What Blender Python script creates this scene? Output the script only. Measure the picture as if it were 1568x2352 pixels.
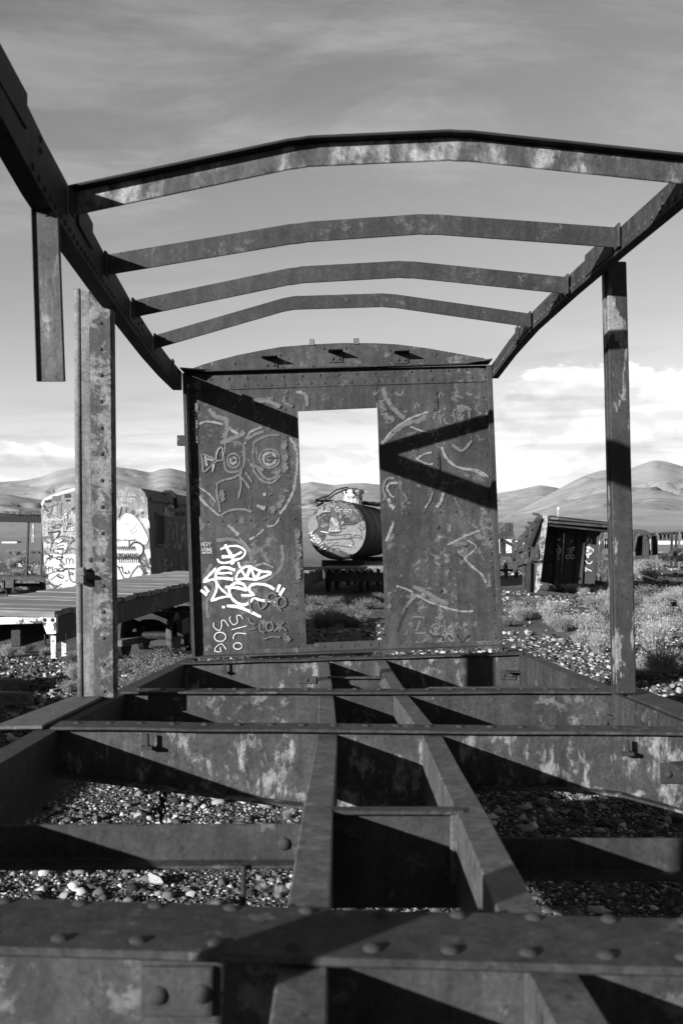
import bpy, bmesh, math, random
import numpy as np
from mathutils import Vector, Matrix
random.seed(7); RNG = np.random.default_rng(7)
for o in list(bpy.data.objects): bpy.data.objects.remove(o)
scene = bpy.context.scene
col = scene.collection

# ---------------------------------------------------------------- camera
F, CX, HY, CH = 2287.0, 784.0, 1237.0, 1.9        # focal length, axis and horizon measured in the photograph
cd = bpy.data.cameras.new('camera'); cam = bpy.data.objects.new('camera', cd); col.objects.link(cam)
cam.location = (0, 0, CH); cam.rotation_euler = (math.radians(90), 0, 0)
cd.sensor_fit = 'VERTICAL'; cd.sensor_height = 36; cd.lens = F/2352*36; cd.shift_y = 61/2352
cd.clip_start = 0.05; cd.clip_end = 20000
cd.dof.use_dof = True; cd.dof.focus_distance = 9.5; cd.dof.aperture_fstop = 5.0
scene.camera = cam
scene.render.resolution_x = 682; scene.render.resolution_y = 1024

# ---------------------------------------------------------------- sun, sky, exposure
SD = Vector((1.0, 1/0.97, -0.388)).normalized()    # the way sunlight travels
sl = bpy.data.lights.new('sun', 'SUN'); so = bpy.data.objects.new('sun', sl); col.objects.link(so)
sl.energy = 5.0; sl.angle = math.radians(0.5); sl.color = (1, 1, 1)
so.rotation_euler = SD.to_track_quat('-Z', 'Y').to_euler(); so.location = (-30, -25, 12)
SUN_EL = math.asin(-SD.z); SUN_AZ = math.atan2(-SD.x, -SD.y)

class NT:
    def __init__(s, tree): s.t = tree; s.n = tree.nodes; s.l = tree.links
    def new(s, typ, **kw):
        n = s.n.new(typ)
        for k, v in kw.items(): setattr(n, k, v)
        return n
    def put(s, sock, v):
        if hasattr(v, 'links') or isinstance(v, bpy.types.NodeSocket): s.l.new(v, sock)
        else: sock.default_value = v
    def m(s, op, a, b=0.0, c=None):
        n = s.new('ShaderNodeMath', operation=op)
        s.put(n.inputs[0], a); s.put(n.inputs[1], b)
        if c is not None: s.put(n.inputs[2], c)
        return n.outputs[0]
    def mr(s, v, a, b, c=0.0, d=1.0, interp='SMOOTHSTEP'):
        n = s.new('ShaderNodeMapRange', interpolation_type=interp)
        for i, q in enumerate((v, a, b, c, d)): s.put(n.inputs[i], q)
        return n.outputs[0]
    def noise(s, vec, scale, detail=5, rough=.55, dist=0.0, lac=2.0):
        n = s.new('ShaderNodeTexNoise'); s.put(n.inputs['Vector'], vec)
        n.inputs['Scale'].default_value = scale; n.inputs['Detail'].default_value = detail
        n.inputs['Roughness'].default_value = rough; n.inputs['Distortion'].default_value = dist
        return n.outputs['Fac']
    def vec(s, x, y, z):
        n = s.new('ShaderNodeCombineXYZ')
        for i, q in enumerate((x, y, z)): s.put(n.inputs[i], q)
        return n.outputs[0]
    def mixf(s, f, a, b):
        n = s.new('ShaderNodeMix', data_type='FLOAT')
        s.put(n.inputs[0], f); s.put(n.inputs[2], a); s.put(n.inputs[3], b)
        return n.outputs[0]

w = bpy.data.worlds.new('World'); scene.world = w; w.use_nodes = True
t = NT(w.node_tree); t.n.clear()
tc = t.new('ShaderNodeTexCoord'); sp = t.new('ShaderNodeSeparateXYZ'); t.l.new(tc.outputs['Generated'], sp.inputs[0])
X, Y, Z = sp.outputs
sky = t.new('ShaderNodeTexSky', sky_type='NISHITA'); sky.sun_disc = False
sky.sun_elevation = SUN_EL; sky.sun_rotation = SUN_AZ; sky.altitude = 3700
sky.air_density = 1.0; sky.dust_density = 0.15; sky.ozone_density = 1.0
sc_ = t.new('ShaderNodeSeparateColor'); t.l.new(sky.outputs[0], sc_.inputs[0])
SKY_K = 0.23
lum = t.m('ADD', t.m('MULTIPLY', sc_.outputs[0], .6), t.m('MULTIPLY', sc_.outputs[1], .4))   # a yellow-red filter, black and white film
base = t.m('MULTIPLY', lum, SKY_K)
az = t.m('ARCTAN2', X, Y); el = t.m('ARCSINE', Z)
elp = t.m('MAXIMUM', el, 0.0)
# thin high cirrus on a flat layer overhead
zz = t.m('ADD', t.m('MAXIMUM', Z, 0.0), .10)
pc = t.vec(t.m('DIVIDE', X, zz), t.m('MULTIPLY', t.m('DIVIDE', Y, zz), 1.9), 0.0)
c1 = t.noise(pc, 1.25, 11, .64, .35)
c2 = t.noise(pc, .45, 3, .5)
cir = t.m('MULTIPLY', t.mr(c1, .41, .70), t.mr(c2, .36, .58))
# heaped cloud low over the hills, taller to the right
pq = t.vec(t.m('MULTIPLY', az, 5.0), t.m('MULTIPLY', el, 10.0), 3.3)
n1 = t.noise(pq, 2.2, 9, .58, .2)
n2 = t.noise(t.vec(t.m('MULTIPLY', az, 5.0), t.m('MULTIPLY', t.m('ADD', el, .012), 10.0), 3.3), 2.2, 6, .5, .2)
rgt = t.mr(az, .06, .22)
etop = t.m('ADD', .105, t.m('MULTIPLY', rgt, .083))
env = t.mr(t.m('DIVIDE', elp, etop), .70, 1.10, .24, -.34, 'LINEAR')
cum = t.mr(t.m('ADD', t.m('ADD', n1, env), t.m('MULTIPLY', rgt, .06)), .50, .56)
shade = t.mr(t.m('SUBTRACT', n2, n1), -.04, .09, 1.0, .80)
lay = t.noise(t.vec(t.m('MULTIPLY', az, 3.0), t.m('MULTIPLY', el, 60.0), 1.7), 1.0, 4, .5, .3)
ccol = t.m('MULTIPLY', t.m('MULTIPLY', shade, t.mr(lay, .33, .52, .76, 1.0)), 1.08)
v1 = t.mixf(t.m('MULTIPLY', cir, .72), base, .56)
v2 = t.mixf(t.m('MULTIPLY', cum, .86), v1, ccol)
bg = t.new('ShaderNodeBackground'); bg.inputs[1].default_value = 0.35
cc = t.new('ShaderNodeCombineColor')
for i in range(3): t.l.new(v2, cc.inputs[i])
t.l.new(cc.outputs[0], bg.inputs[0])
wo = t.new('ShaderNodeOutputWorld'); t.l.new(bg.outputs[0], wo.inputs[0])

scene.cycles.max_bounces = 5; scene.cycles.diffuse_bounces = 3; scene.cycles.transparent_max_bounces = 12
vs = scene.view_settings
vs.view_transform = 'Standard'; vs.look = 'None'; vs.gamma = 1.0; vs.exposure = 1.5; vs.use_curve_mapping = False

# ---------------------------------------------------------------- helpers
def P(px, py, d): return Vector(((px-CX)*d/F, d, CH+(HY-py)*d/F))
def on_plane(px, py, p0, n):
    r = Vector(((px-CX)/F, 1.0, (HY-py)/F)); o = Vector((0, 0, CH))
    return o + r*((Vector(p0)-o).dot(n)/r.dot(n))
def on_ground(px, py, z=0.0):
    d = (CH-z)*F/(py-HY); return P(px, py, d)
UX, UY, UZ = Vector((1, 0, 0)), Vector((0, 1, 0)), Vector((0, 0, 1))

class MB:
    def __init__(s): s.v = []; s.f = []; s.uv = []
    def prism(s, a, b):
        n = len(a); i = len(s.v); s.v += [Vector(p) for p in a] + [Vector(p) for p in b]
        s.f.append(list(range(i, i+n))); s.f.append(list(range(i+2*n-1, i+n-1, -1)))
        for k in range(n):
            k2 = (k+1) % n; s.f.append([i+k, i+n+k, i+n+k2, i+k2])
        return s
    def extr(s, a, off): off = Vector(off); return s.prism(a, [Vector(p)+off for p in a])
    def box(s, c, sx, sy, sz):
        c = Vector(c); a = [c+Vector((x*sx/2, -sy/2, z*sz/2)) for x, z in ((-1, -1), (1, -1), (1, 1), (-1, 1))]
        return s.extr(a, (0, sy, 0))
    def sweep(s, prof, path, A, B):
        n = len(prof); i = len(s.v)
        for p in path:
            for a, b in prof: s.v.append(Vector(p)+A*a+B*b)
        m = len(path)
        for j in range(m-1):
            for k in range(n):
                k2 = (k+1) % n; q = i+j*n
                s.f.append([q+k, q+k2, q+n+k2, q+n+k])
        s.f.append([i+k for k in range(n)]); s.f.append([i+(m-1)*n+k for k in range(n-1, -1, -1)])
        return s
    def bar(s, p0, p1, w_, h_, up=UZ):
        p0, p1 = Vector(p0), Vector(p1); d = (p1-p0).normalized(); a = d.cross(up)
        a = a.normalized() if a.length > 1e-5 else UX; b = a.cross(d).normalized()
        return s.sweep([(-w_/2, -h_/2), (w_/2, -h_/2), (w_/2, h_/2), (-w_/2, h_/2)], [p0, p1], a, b)
    def tube(s, path, r, n=8):
        path = [Vector(p) for p in path]; i = len(s.v); m = len(path)
        for j, p in enumerate(path):
            d = (path[min(j+1, m-1)]-path[max(j-1, 0)]).normalized()
            u = d.cross(UZ); u = d.cross(UY) if u.length < .1 else u
            u.normalize(); v_ = d.cross(u)
            rr = r[j] if isinstance(r, (list, tuple)) else r
            for k in range(n):
                a = 2*math.pi*k/n; s.v.append(p+u*(rr*math.cos(a))+v_*(rr*math.sin(a)))
        for j in range(m-1):
            for k in range(n):
                k2 = (k+1) % n; q = i+j*n; s.f.append([q+k, q+k2, q+n+k2, q+n+k])
        s.f.append([i+k for k in range(n)]); s.f.append([i+(m-1)*n+k for k in range(n-1, -1, -1)])
        return s
    def build(s, name, mat, parent=None, bevel=0.0, smooth=False, wob=0.0):
        me = bpy.data.meshes.new(name)
        if wob:
            for p in s.v: p += Vector((random.uniform(-wob, wob), random.uniform(-wob, wob), random.uniform(-wob, wob)))
        me.from_pydata([tuple(p) for p in s.v], [], s.f)
        bm = bmesh.new(); bm.from_mesh(me); bmesh.ops.recalc_face_normals(bm, faces=bm.faces); bm.to_mesh(me); bm.free()
        if s.uv:
            L = me.uv_layers.new(name='UVMap')
            for lp in me.loops: L.data[lp.index].uv = s.uv[lp.vertex_index]
        me.materials.append(mat)
        if smooth:
            for p in me.polygons: p.use_smooth = True
        o = bpy.data.objects.new(name, me); col.objects.link(o)
        if bevel:
            b = o.modifiers.new('edge_wear', 'BEVEL'); b.width = bevel; b.segments = 1; b.limit_method = 'ANGLE'; b.angle_limit = .7
        if parent: attach(o, parent)
        return o
def wmat(o):
    m = Matrix.LocRotScale(o.location, o.rotation_euler, o.scale)
    return (wmat(o.parent) @ o.matrix_parent_inverse @ m) if o.parent else m
def attach(o, parent):
    o.parent = parent; o.matrix_parent_inverse = wmat(parent).inverted()
def thing(name, label, cat, loc, group=None):
    o = bpy.data.objects.new(name, None); col.objects.link(o); o.location = loc; o.empty_display_size = .2
    return tag(o, label, cat, group)
def tag(o, label, cat, group=None):
    o['label'] = label; o['category'] = cat
    if group: o['group'] = group
    return o
def piece(name, me, parent, loc, rot=(0, 0, 0), scale=1.0):
    o = bpy.data.objects.new(name, me); col.objects.link(o); o.location = loc; o.rotation_euler = rot
    o.scale = (scale,)*3 if not isinstance(scale, (tuple, list)) else scale
    attach(o, parent); return o
def lerp_path(tab, d):
    xs = [q[0] for q in tab]; return [float(np.interp(d, xs, [q[k] for q in tab])) for k in range(1, len(tab[0]))]

# ---------------------------------------------------------------- materials (all grey: the photograph is black and white)
def mat(name):
    m = bpy.data.materials.new(name); m.use_nodes = True; q = NT(m.node_tree); q.n.clear()
    out = q.new('ShaderNodeOutputMaterial'); b = q.new('ShaderNodeBsdfPrincipled')
    q.l.new(b.outputs[0], out.inputs[0]); b.inputs['Specular IOR Level'].default_value = .25
    return m, q, b, out
ALB = .37
def grey(q, v, sock):
    v = q.m('MULTIPLY', v, ALB); c = q.new('ShaderNodeCombineColor')
    for i in range(3): q.put(c.inputs[i], v)
    q.l.new(c.outputs[0], sock)
def steel(name, lo, hi, flake=.2, amt=.12, scale=3.0, rough=.72, streak=0.0, fscale=9.0, bump=.3, dark=None, soft=.06):
    if lo < .10: lo *= .78; hi *= .80
    m, q, b, out = mat(name)
    tcn = q.new('ShaderNodeTexCoord').outputs['Object']
    big = q.noise(tcn, scale, 6, .6, .4)
    v = q.mr(big, .30, .70, lo, hi)
    mp = q.new('ShaderNodeMapping'); q.l.new(tcn, mp.inputs[0]); mp.inputs['Scale'].default_value = (1, 1, (.22 if streak == 1 else streak) if streak else 1)
    fl = q.noise(mp.outputs[0], fscale, 8, .68, .3)
    fl2 = q.noise(tcn, scale*.7, 3, .5)
    thr = .645-.34*amt
    f = q.mr(q.m('ADD', fl, q.m('MULTIPLY', q.m('SUBTRACT', fl2, .5), .55)), thr, thr+soft)
    v = q.mixf(f, v, flake)
    if dark is not None:
        g = q.noise(tcn, fscale*.6, 10, .78, .4)
        v = q.mixf(q.mr(q.m('ADD', g, q.m('MULTIPLY', q.m('SUBTRACT', fl2, .5), .35)), .475, .50), v, dark)
    gr = q.noise(tcn, 70, 4, .65); md = q.noise(tcn, 17, 5, .65, .5)
    v = q.m('MULTIPLY', v, q.m('MULTIPLY', q.mr(gr, .25, .75, .60, 1.40, 'LINEAR'), q.mr(md, .28, .72, .68, 1.36, 'LINEAR')))
    pit = q.mr(q.noise(tcn, 42, 4, .6, .3), .60, .66); v = q.m('MULTIPLY', v, q.m('SUBTRACT', 1.0, q.m('MULTIPLY', pit, .45)))
    run = q.new('ShaderNodeMapping'); q.l.new(tcn, run.inputs[0]); run.inputs['Scale'].default_value = (14, 14, 1.2)
    v = q.m('MULTIPLY', v, q.mr(q.noise(run.outputs[0], 1.6, 5, .6), .32, .68, .76, 1.22))
    grey(q, v, b.inputs['Base Color']); b.inputs['Roughness'].default_value = rough
    bp = q.new('ShaderNodeBump'); bp.inputs['Strength'].default_value = bump*1.5; bp.inputs['Distance'].default_value = .006
    h = q.m('ADD', q.m('MULTIPLY', f, .5), q.m('ADD', q.m('MULTIPLY', gr, .35), fl))
    q.l.new(h, bp.inputs['Height']); q.l.new(bp.outputs[0], b.inputs['Normal'])
    return m
def flat(name, tone, var=.25, scale=8.0, rough=.8):
    m, q, b, out = mat(name)
    tcn = q.new('ShaderNodeTexCoord').outputs['Object']
    n = q.noise(tcn, scale, 6, .62, .3)
    grey(q, q.m('MULTIPLY', q.mr(n, .25, .75, 1-var, 1+var, 'LINEAR'), tone), b.inputs['Base Color']); b.inputs['Roughness'].default_value = rough
    return m
def paint(name, tone, cover=.9, edge=.35, nscale=60.0, rough=.6):
    """sprayed or brushed paint on a ribbon: breaks up at the edges and where it has worn off"""
    m, q, b, out = mat(name)
    tcn = q.new('ShaderNodeTexCoord'); s2 = q.new('ShaderNodeSeparateXYZ'); q.l.new(tcn.outputs['UV'], s2.inputs[0])
    across = q.m('ABSOLUTE', q.m('SUBTRACT', q.m('MULTIPLY', s2.outputs[1], 2.0), 1.0))
    n = q.noise(tcn.outputs['Object'], nscale, 5, .7)
    n2 = q.noise(tcn.outputs['Object'], nscale*.17, 3, .6)
    a = q.m('ADD', q.m('SUBTRACT', cover, q.m('MULTIPLY', q.m('POWER', across, 2.2), edge)), q.m('ADD', q.m('MULTIPLY', q.m('SUBTRACT', n, .5), 1.5), q.m('MULTIPLY', q.m('SUBTRACT', n2, .5), 1.2)))
    a = q.mr(a, .40, .62)
    grey(q, q.m('MULTIPLY', q.mr(n2, .3, .7, .85, 1.12), tone), b.inputs['Base Color']); b.inputs['Roughness'].default_value = rough
    tr = q.new('ShaderNodeBsdfTransparent'); mx = q.new('ShaderNodeMixShader')
    q.l.new(a, mx.inputs[0]); q.l.new(tr.outputs[0], mx.inputs[1]); q.l.new(b.outputs[0], mx.inputs[2]); q.l.new(mx.outputs[0], out.inputs[0])
    return m
def toned(name, rough=.9, lo=1.0, gr=.25, scale=14.0):
    """base tone stored per piece on the mesh"""
    m, q, b, out = mat(name)
    at = q.new('ShaderNodeAttribute'); at.attribute_name = 'tone'
    n = q.noise(q.new('ShaderNodeTexCoord').outputs['Object'], scale, 4, .6)
    grey(q, q.m('MULTIPLY', at.outputs['Fac'], q.mr(n, .3, .7, 1-gr, 1+gr)), b.inputs['Base Color']); b.inputs['Roughness'].default_value = rough
    b.inputs['Specular IOR Level'].default_value = .1
    return m
M_WALL = steel('rusted_wall_steel', .040, .092, .17, .24, 2.6, fscale=15, soft=.10)
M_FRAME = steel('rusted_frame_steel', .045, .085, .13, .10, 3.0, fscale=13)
M_DARK = steel('dark_steel', .030, .060, .09, .08, 3.0, fscale=12)  # darker steel, on the left members it also stands for their shade
M_SILL = steel('worn_sill_steel', .10, .16, .22, .05, 5.0, fscale=20, rough=.55)
M_WEB = steel('bleached_web_steel', .055, .10, .32, .40, 2.2, streak=.5, fscale=15, soft=.13)
M_WEBD = steel('rusted_web_steel', .045, .085, .16, .25, 3.0, fscale=14, soft=.1)
M_RIB1 = steel('flaking_rib_steel', .08, .13, .42, .52, 2.5, streak=.5, fscale=9, soft=.20)
M_RIB = steel('rusted_rib_steel', .040, .065, .10, .18, 4.0, fscale=18, soft=.1)
M_POSTL = steel('flaking_grey_paint_post', .20, .26, .28, .10, 2.5, fscale=17, dark=.065, soft=.04)
M_POSTS = steel('grey_painted_strip', .18, .22, .25, .10, 2.5, fscale=9)
M_POSTH = steel('hanging_post_steel', .08, .14, .28, .26, 3.0, streak=1, fscale=11, soft=.1)
M_POSTR = steel('dark_post_steel', .045, .070, .28, .24, 2.2, streak=1, fscale=13, soft=.04)
M_WHITE = steel('flaking_white_paint', .85, 1.1, .10, .24, 4.0, fscale=8, soft=.03)
M_EDGE = steel('flaking_pale_paint', .40, .55, .12, .34, 4.0, fscale=7, soft=.04)
M_BLACK = flat('black_and_shade', .02, .4)  # black parts; on rib flange and canopy strip it stands for shade
M_CHAIN = flat('chain_iron', .05, .4, 30)
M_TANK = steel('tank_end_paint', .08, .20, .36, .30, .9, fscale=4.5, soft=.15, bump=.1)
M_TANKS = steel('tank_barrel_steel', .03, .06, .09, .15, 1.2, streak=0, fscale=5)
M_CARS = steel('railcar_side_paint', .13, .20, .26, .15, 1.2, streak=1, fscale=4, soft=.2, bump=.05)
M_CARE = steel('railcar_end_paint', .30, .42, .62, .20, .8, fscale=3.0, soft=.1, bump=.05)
M_WREC = steel('wreck_steel', .06, .12, .22, .20, 1.5, fscale=6)
M_WRED = steel('wreck_dark_steel', .035, .07, .12, .16, 1.5, fscale=6)
M_PANEL = flat('wreck_panel_paint', .075, .2, 3)
M_HOUSE = flat('whitewash', 1.4, .15, .3); M_MAST = flat('mast_paint', .75, .1, 1); M_GLASS = flat('dark_pane', .03, .2, 1)
def wood(name, lo, hi):
    m, q, b, out = mat(name)
    tcn = q.new('ShaderNodeTexCoord').outputs['Object']
    mp = q.new('ShaderNodeMapping'); q.l.new(tcn, mp.inputs[0]); mp.inputs['Scale'].default_value = (.8, 9, 9)
    n = q.noise(mp.outputs[0], 2.2, 7, .65, .3)
    v = q.mr(n, .3, .7, lo, hi)
    grey(q, v, b.inputs['Base Color']); b.inputs['Roughness'].default_value = .85
    bp = q.new('ShaderNodeBump'); bp.inputs['Strength'].default_value = .4; bp.inputs['Distance'].default_value = .01
    q.l.new(n, bp.inputs['Height']); q.l.new(bp.outputs[0], b.inputs['Normal'])
    return m
M_WOOD = wood('weathered_planks', .20, .46); M_TIMBER = wood('old_timber', .10, .26)

# ---------------------------------------------------------------- painted strokes and lettering
def smooth_pts(pts, n=5):
    pts = [Vector(p) for p in pts]
    if len(pts) < 3: return pts
    o = []; q = [pts[0]*2-pts[1]] + pts + [pts[-1]*2-pts[-2]]
    for i in range(1, len(q)-2):
        a, b, c, d = q[i-1:i+3]
        for k in range(n):
            u = k/n
            o.append(.5*((2*b)+(c-a)*u+(2*a-5*b+4*c-d)*u*u+(3*b-a-3*c+d)*u**3))
    return o+[pts[-1]]
def ring(cx, cy, rx, ry=None, n=14):
    ry = ry or rx
    return [(cx+rx*math.cos(2*math.pi*k/n), cy+ry*math.sin(2*math.pi*k/n)) for k in range(n+1)]
class Ink:
    """collects 2-D strokes in the pixels of one view and lays them on a surface as thin ribbons, one mesh per tone"""
    def __init__(s, conv, place, nrm): s.c = conv; s.p = place; s.n = nrm; s.mb = {}; s.k = 0; s.wm = {'mid': 1.35, 'faint': 1.35, 'pale': 1.18}; s.halo = False
    def stroke(s, key, w_, pts, sm=True):
        if s.halo and key in ('pale', 'mid', 'white'): s.stroke('halo', w_*(2.3 if key != 'white' else 1.7), pts, sm)
        mb = s.mb.setdefault(key, MB()); s.k += 1
        w_ *= s.wm.get(key, 1.0)
        p = smooth_pts([Vector((a, b)) for a, b in pts]) if sm else [Vector((a, b)) for a, b in pts]
        if len(p) == 1: p = [p[0]-Vector((w_/2, 0)), p[0]+Vector((w_/2, 0))]
        off = s.n*(.002+.00012*s.k); i = len(mb.v); m = len(p); run = 0
        for j in range(m):
            d = p[min(j+1, m-1)]-p[max(j-1, 0)]
            d = d.normalized() if d.length > 1e-6 else Vector((1, 0))
            e = Vector((-d.y, d.x))*(w_/2)*(1+.12*math.sin(j*1.7+s.k))
            if j == 0: p[j] = p[j]-d*w_*.25
            for sg, vv in ((-1, 0), (1, 1)):
                x, y = s.c(p[j].x+sg*e.x, p[j].y+sg*e.y); mb.v.append(s.p(x, y)+off); mb.uv.append((run, vv))
            if j < m-1: run += (p[j+1]-p[j]).length/max(w_, 1)
        for j in range(m-1): mb.f.append([i+2*j, i+2*j+1, i+2*j+3, i+2*j+2])
    def blob(s, key, pts):
        mb = s.mb.setdefault(key, MB()); s.k += 1; off = s.n*(.002+.00012*s.k); i = len(mb.v)
        p = smooth_pts([Vector(q) for q in pts]+[Vector(pts[0])], 4)[:-1]
        for q in p: x, y = s.c(q.x, q.y); mb.v.append(s.p(x, y)+off); mb.uv.append((0, .5))
        mb.f.append(list(range(i, i+len(p))))
    def disc(s, key, cx, cy, rx, ry=None): s.blob(key, ring(cx, cy, rx, ry, 10)[:-1])
    def text(s, key, txt, x, y, h, w_, dx=None, slope=0.0, ang=0.0):
        dx = dx or h*.72; ca, sa = math.cos(ang), math.sin(ang); ox = 0
        for ch in txt:
            for st in GLYPH.get(ch, []):
                pts = []
                for gx, gy in st:
                    u = ox+gx*dx*.78; v = -gy*h + slope*u
                    pts.append((x+u*ca-v*sa, y+u*sa+v*ca))
                s.stroke(key, w_, pts, False)
            ox += dx
    def done(s, parent, label=None):
        r = []
        for key, mb in s.mb.items():
            o = mb.build('graffiti', INK[key], parent); r.append(o)
            o['label'] = INKLAB[key]; o['kind'] = 'stuff'
        return r
O_ = [(.5, 1), (.15, .85), (0, .5), (.15, .15), (.5, 0), (.85, .15), (1, .5), (.85, .85), (.5, 1)]
GLYPH = {'A': [[(0, 0), (.5, 1), (1, 0)], [(.2, .4), (.8, .4)]], 'B': [[(0, 0), (0, 1), (.8, .85), (.7, .55), (0, .5), (.9, .3), (.7, 0), (0, 0)]],
 'C': [[(1, .85), (.5, 1), (0, .5), (.5, 0), (1, .15)]], 'D': [[(0, 0), (0, 1), (.8, .8), (1, .4), (.6, 0), (0, 0)]],
 'E': [[(1, 1), (0, 1), (0, 0), (1, 0)], [(0, .5), (.7, .5)]], 'G': [[(1, .85), (.5, 1), (0, .5), (.5, 0), (1, .2), (1, .5), (.6, .5)]],
 'H': [[(0, 0), (0, 1)], [(1, 0), (1, 1)], [(0, .5), (1, .5)]], 'I': [[(.5, 0), (.5, 1)]], 'K': [[(0, 0), (0, 1)], [(1, 1), (0, .5), (1, 0)]],
 'L': [[(0, 1), (0, 0), (1, 0)]], 'M': [[(0, 0), (0, 1), (.5, .4), (1, 1), (1, 0)]], 'N': [[(0, 0), (0, 1), (1, 0), (1, 1)]], 'O': [O_],
 'P': [[(0, 0), (0, 1), (.9, .85), (.8, .5), (0, .45)]], 'R': [[(0, 0), (0, 1), (.9, .85), (.8, .5), (0, .45), (1, 0)]],
 'S': [[(1, .9), (.5, 1), (0, .75), (1, .3), (.5, 0), (0, .1)]], 'T': [[(0, 1), (1, 1)], [(.5, 1), (.5, 0)]], 'U': [[(0, 1), (0, .2), (.5, 0), (1, .2), (1, 1)]],
 'V': [[(0, 1), (.5, 0), (1, 1)]], 'W': [[(0, 1), (.25, 0), (.5, .6), (.75, 0), (1, 1)]], 'Y': [[(0, 1), (.5, .5), (1, 1)], [(.5, .5), (.5, 0)]],
 '2': [[(0, .8), (.5, 1), (1, .75), (0, 0), (1, 0)]], '0': [O_], '?': [[(0, .8), (.5, 1), (1, .75), (.5, .4), (.5, .2)]], '.': [[(.4, 0), (.6, 0)]],
 'a': [[(.9, .6), (.4, .65), (0, .3), (.4, 0), (.9, .2), (.9, .6), (1, 0)]], 'r': [[(.1, 0), (.1, .65)], [(.1, .4), (.5, .65), (.9, .6)]],
 'n': [[(.1, 0), (.1, .65)], [(.1, .45), (.5, .65), (.9, .5), (.9, 0)]], 'o': [[(.5, .65), (0, .33), (.5, 0), (1, .33), (.5, .65)]],
 'm': [[(0, 0), (0, .65), (.25, .65), (.5, .4), (.5, 0)], [(.5, .4), (.75, .65), (1, .5), (1, 0)]], 'i': [[(.5, 0), (.5, .6)], [(.5, .85), (.5, .95)]]}
INK = {'halo': paint('spray_mist', .125, .50, .95, 110), 'white': paint('white_spray', 1.15, 1.08, .62, 70), 'pale': paint('pale_worn_spray', .29, .76, .90, 100), 'mid': paint('grey_worn_spray', .165, .88, 1.0, 95),
 'faint': paint('faint_worn_spray', .15, .60, .8, 100), 'dark': paint('dark_spray', .022, .95, .5, 60), 'thin': paint('white_chalk_line', .75, 1.0, .3, 90),
 'fwhite': paint('white_graffiti_coat', .88, 1.3, .3, 9), 'fblack': paint('black_graffiti_line', .025, 1.3, .3, 14), 'fgrey': paint('grey_graffiti_line', .16, 1.2, .3, 10)}
INKLAB = {'halo': 'fine grey overspray', 'white': 'bright white spray tag', 'pale': 'pale worn spray lines', 'mid': 'grey worn spray drawing', 'faint': 'faint worn spray marks', 'dark': 'dark spray marks',
 'thin': 'thin white chalk lettering', 'fwhite': 'white painted shapes and lettering', 'fblack': 'black spray lines', 'fgrey': 'grey spray lines'}
def crop(x0, y0, s_): return lambda u, v: ((x0+u/s_)*.94061, (y0+v/s_)*.94061)

# ================================================================ THE SETTING
def vnoise(x, y, seed=0):
    xi = np.floor(x).astype(np.int64); yi = np.floor(y).astype(np.int64); fx = x-xi; fy = y-yi
    fx = fx*fx*(3-2*fx); fy = fy*fy*(3-2*fy)
    def h(a, b):
        k = (a*374761393+b*668265263+seed*982451653) & 0x7fffffff
        k = ((k ^ (k >> 13))*1274126177) & 0x7fffffff
        return ((k ^ (k >> 16)) & 0xffff)/65535.0
    return (h(xi, yi)*(1-fx)+h(xi+1, yi)*fx)*(1-fy)+(h(xi, yi+1)*(1-fx)+h(xi+1, yi+1)*fx)*fy
def fbm(x, y, o=4, seed=0):
    s_ = 0; a = .5
    for k in range(o): s_ = s_+a*(vnoise(x*2**k, y*2**k, seed+k)-.5); a *= .5
    return s_
CREST_A = [(-3000, 1150), (-800, 1105), (0, 1113), (60, 1108), (95, 1100), (130, 1086), (175, 1077), (230, 1074), (270, 1075), (310, 1080), (345, 1087), (370, 1079), (390, 1076), (410, 1080), (450, 1090), (560, 1112), (640, 1115), (690, 1110), (715, 1105), (740, 1109), (765, 1113), (800, 1109), (835, 1108), (870, 1112), (1000, 1130), (1130, 1136), (1180, 1127), (1240, 1115), (1275, 1121), (1320, 1135), (1500, 1145), (2400, 1120), (5000, 1150)]
CREST_B = [(1040, 1237), (1120, 1205), (1180, 1178), (1240, 1147), (1290, 1120), (1330, 1100), (1370, 1086), (1400, 1081), (1440, 1082), (1465, 1074), (1500, 1063), (1530, 1067), (1568, 1078), (1700, 1072), (1900, 1090), (2600, 1150), (4000, 1237)]
CREST_C = [(-3000, 1150), (-900, 1160), (-200, 1128), (20, 1140), (90, 1150), (200, 1165), (330, 1160), (460, 1180), (560, 1200), (700, 1175), (800, 1160), (900, 1175), (1050, 1200), (1200, 1237)]
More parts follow.
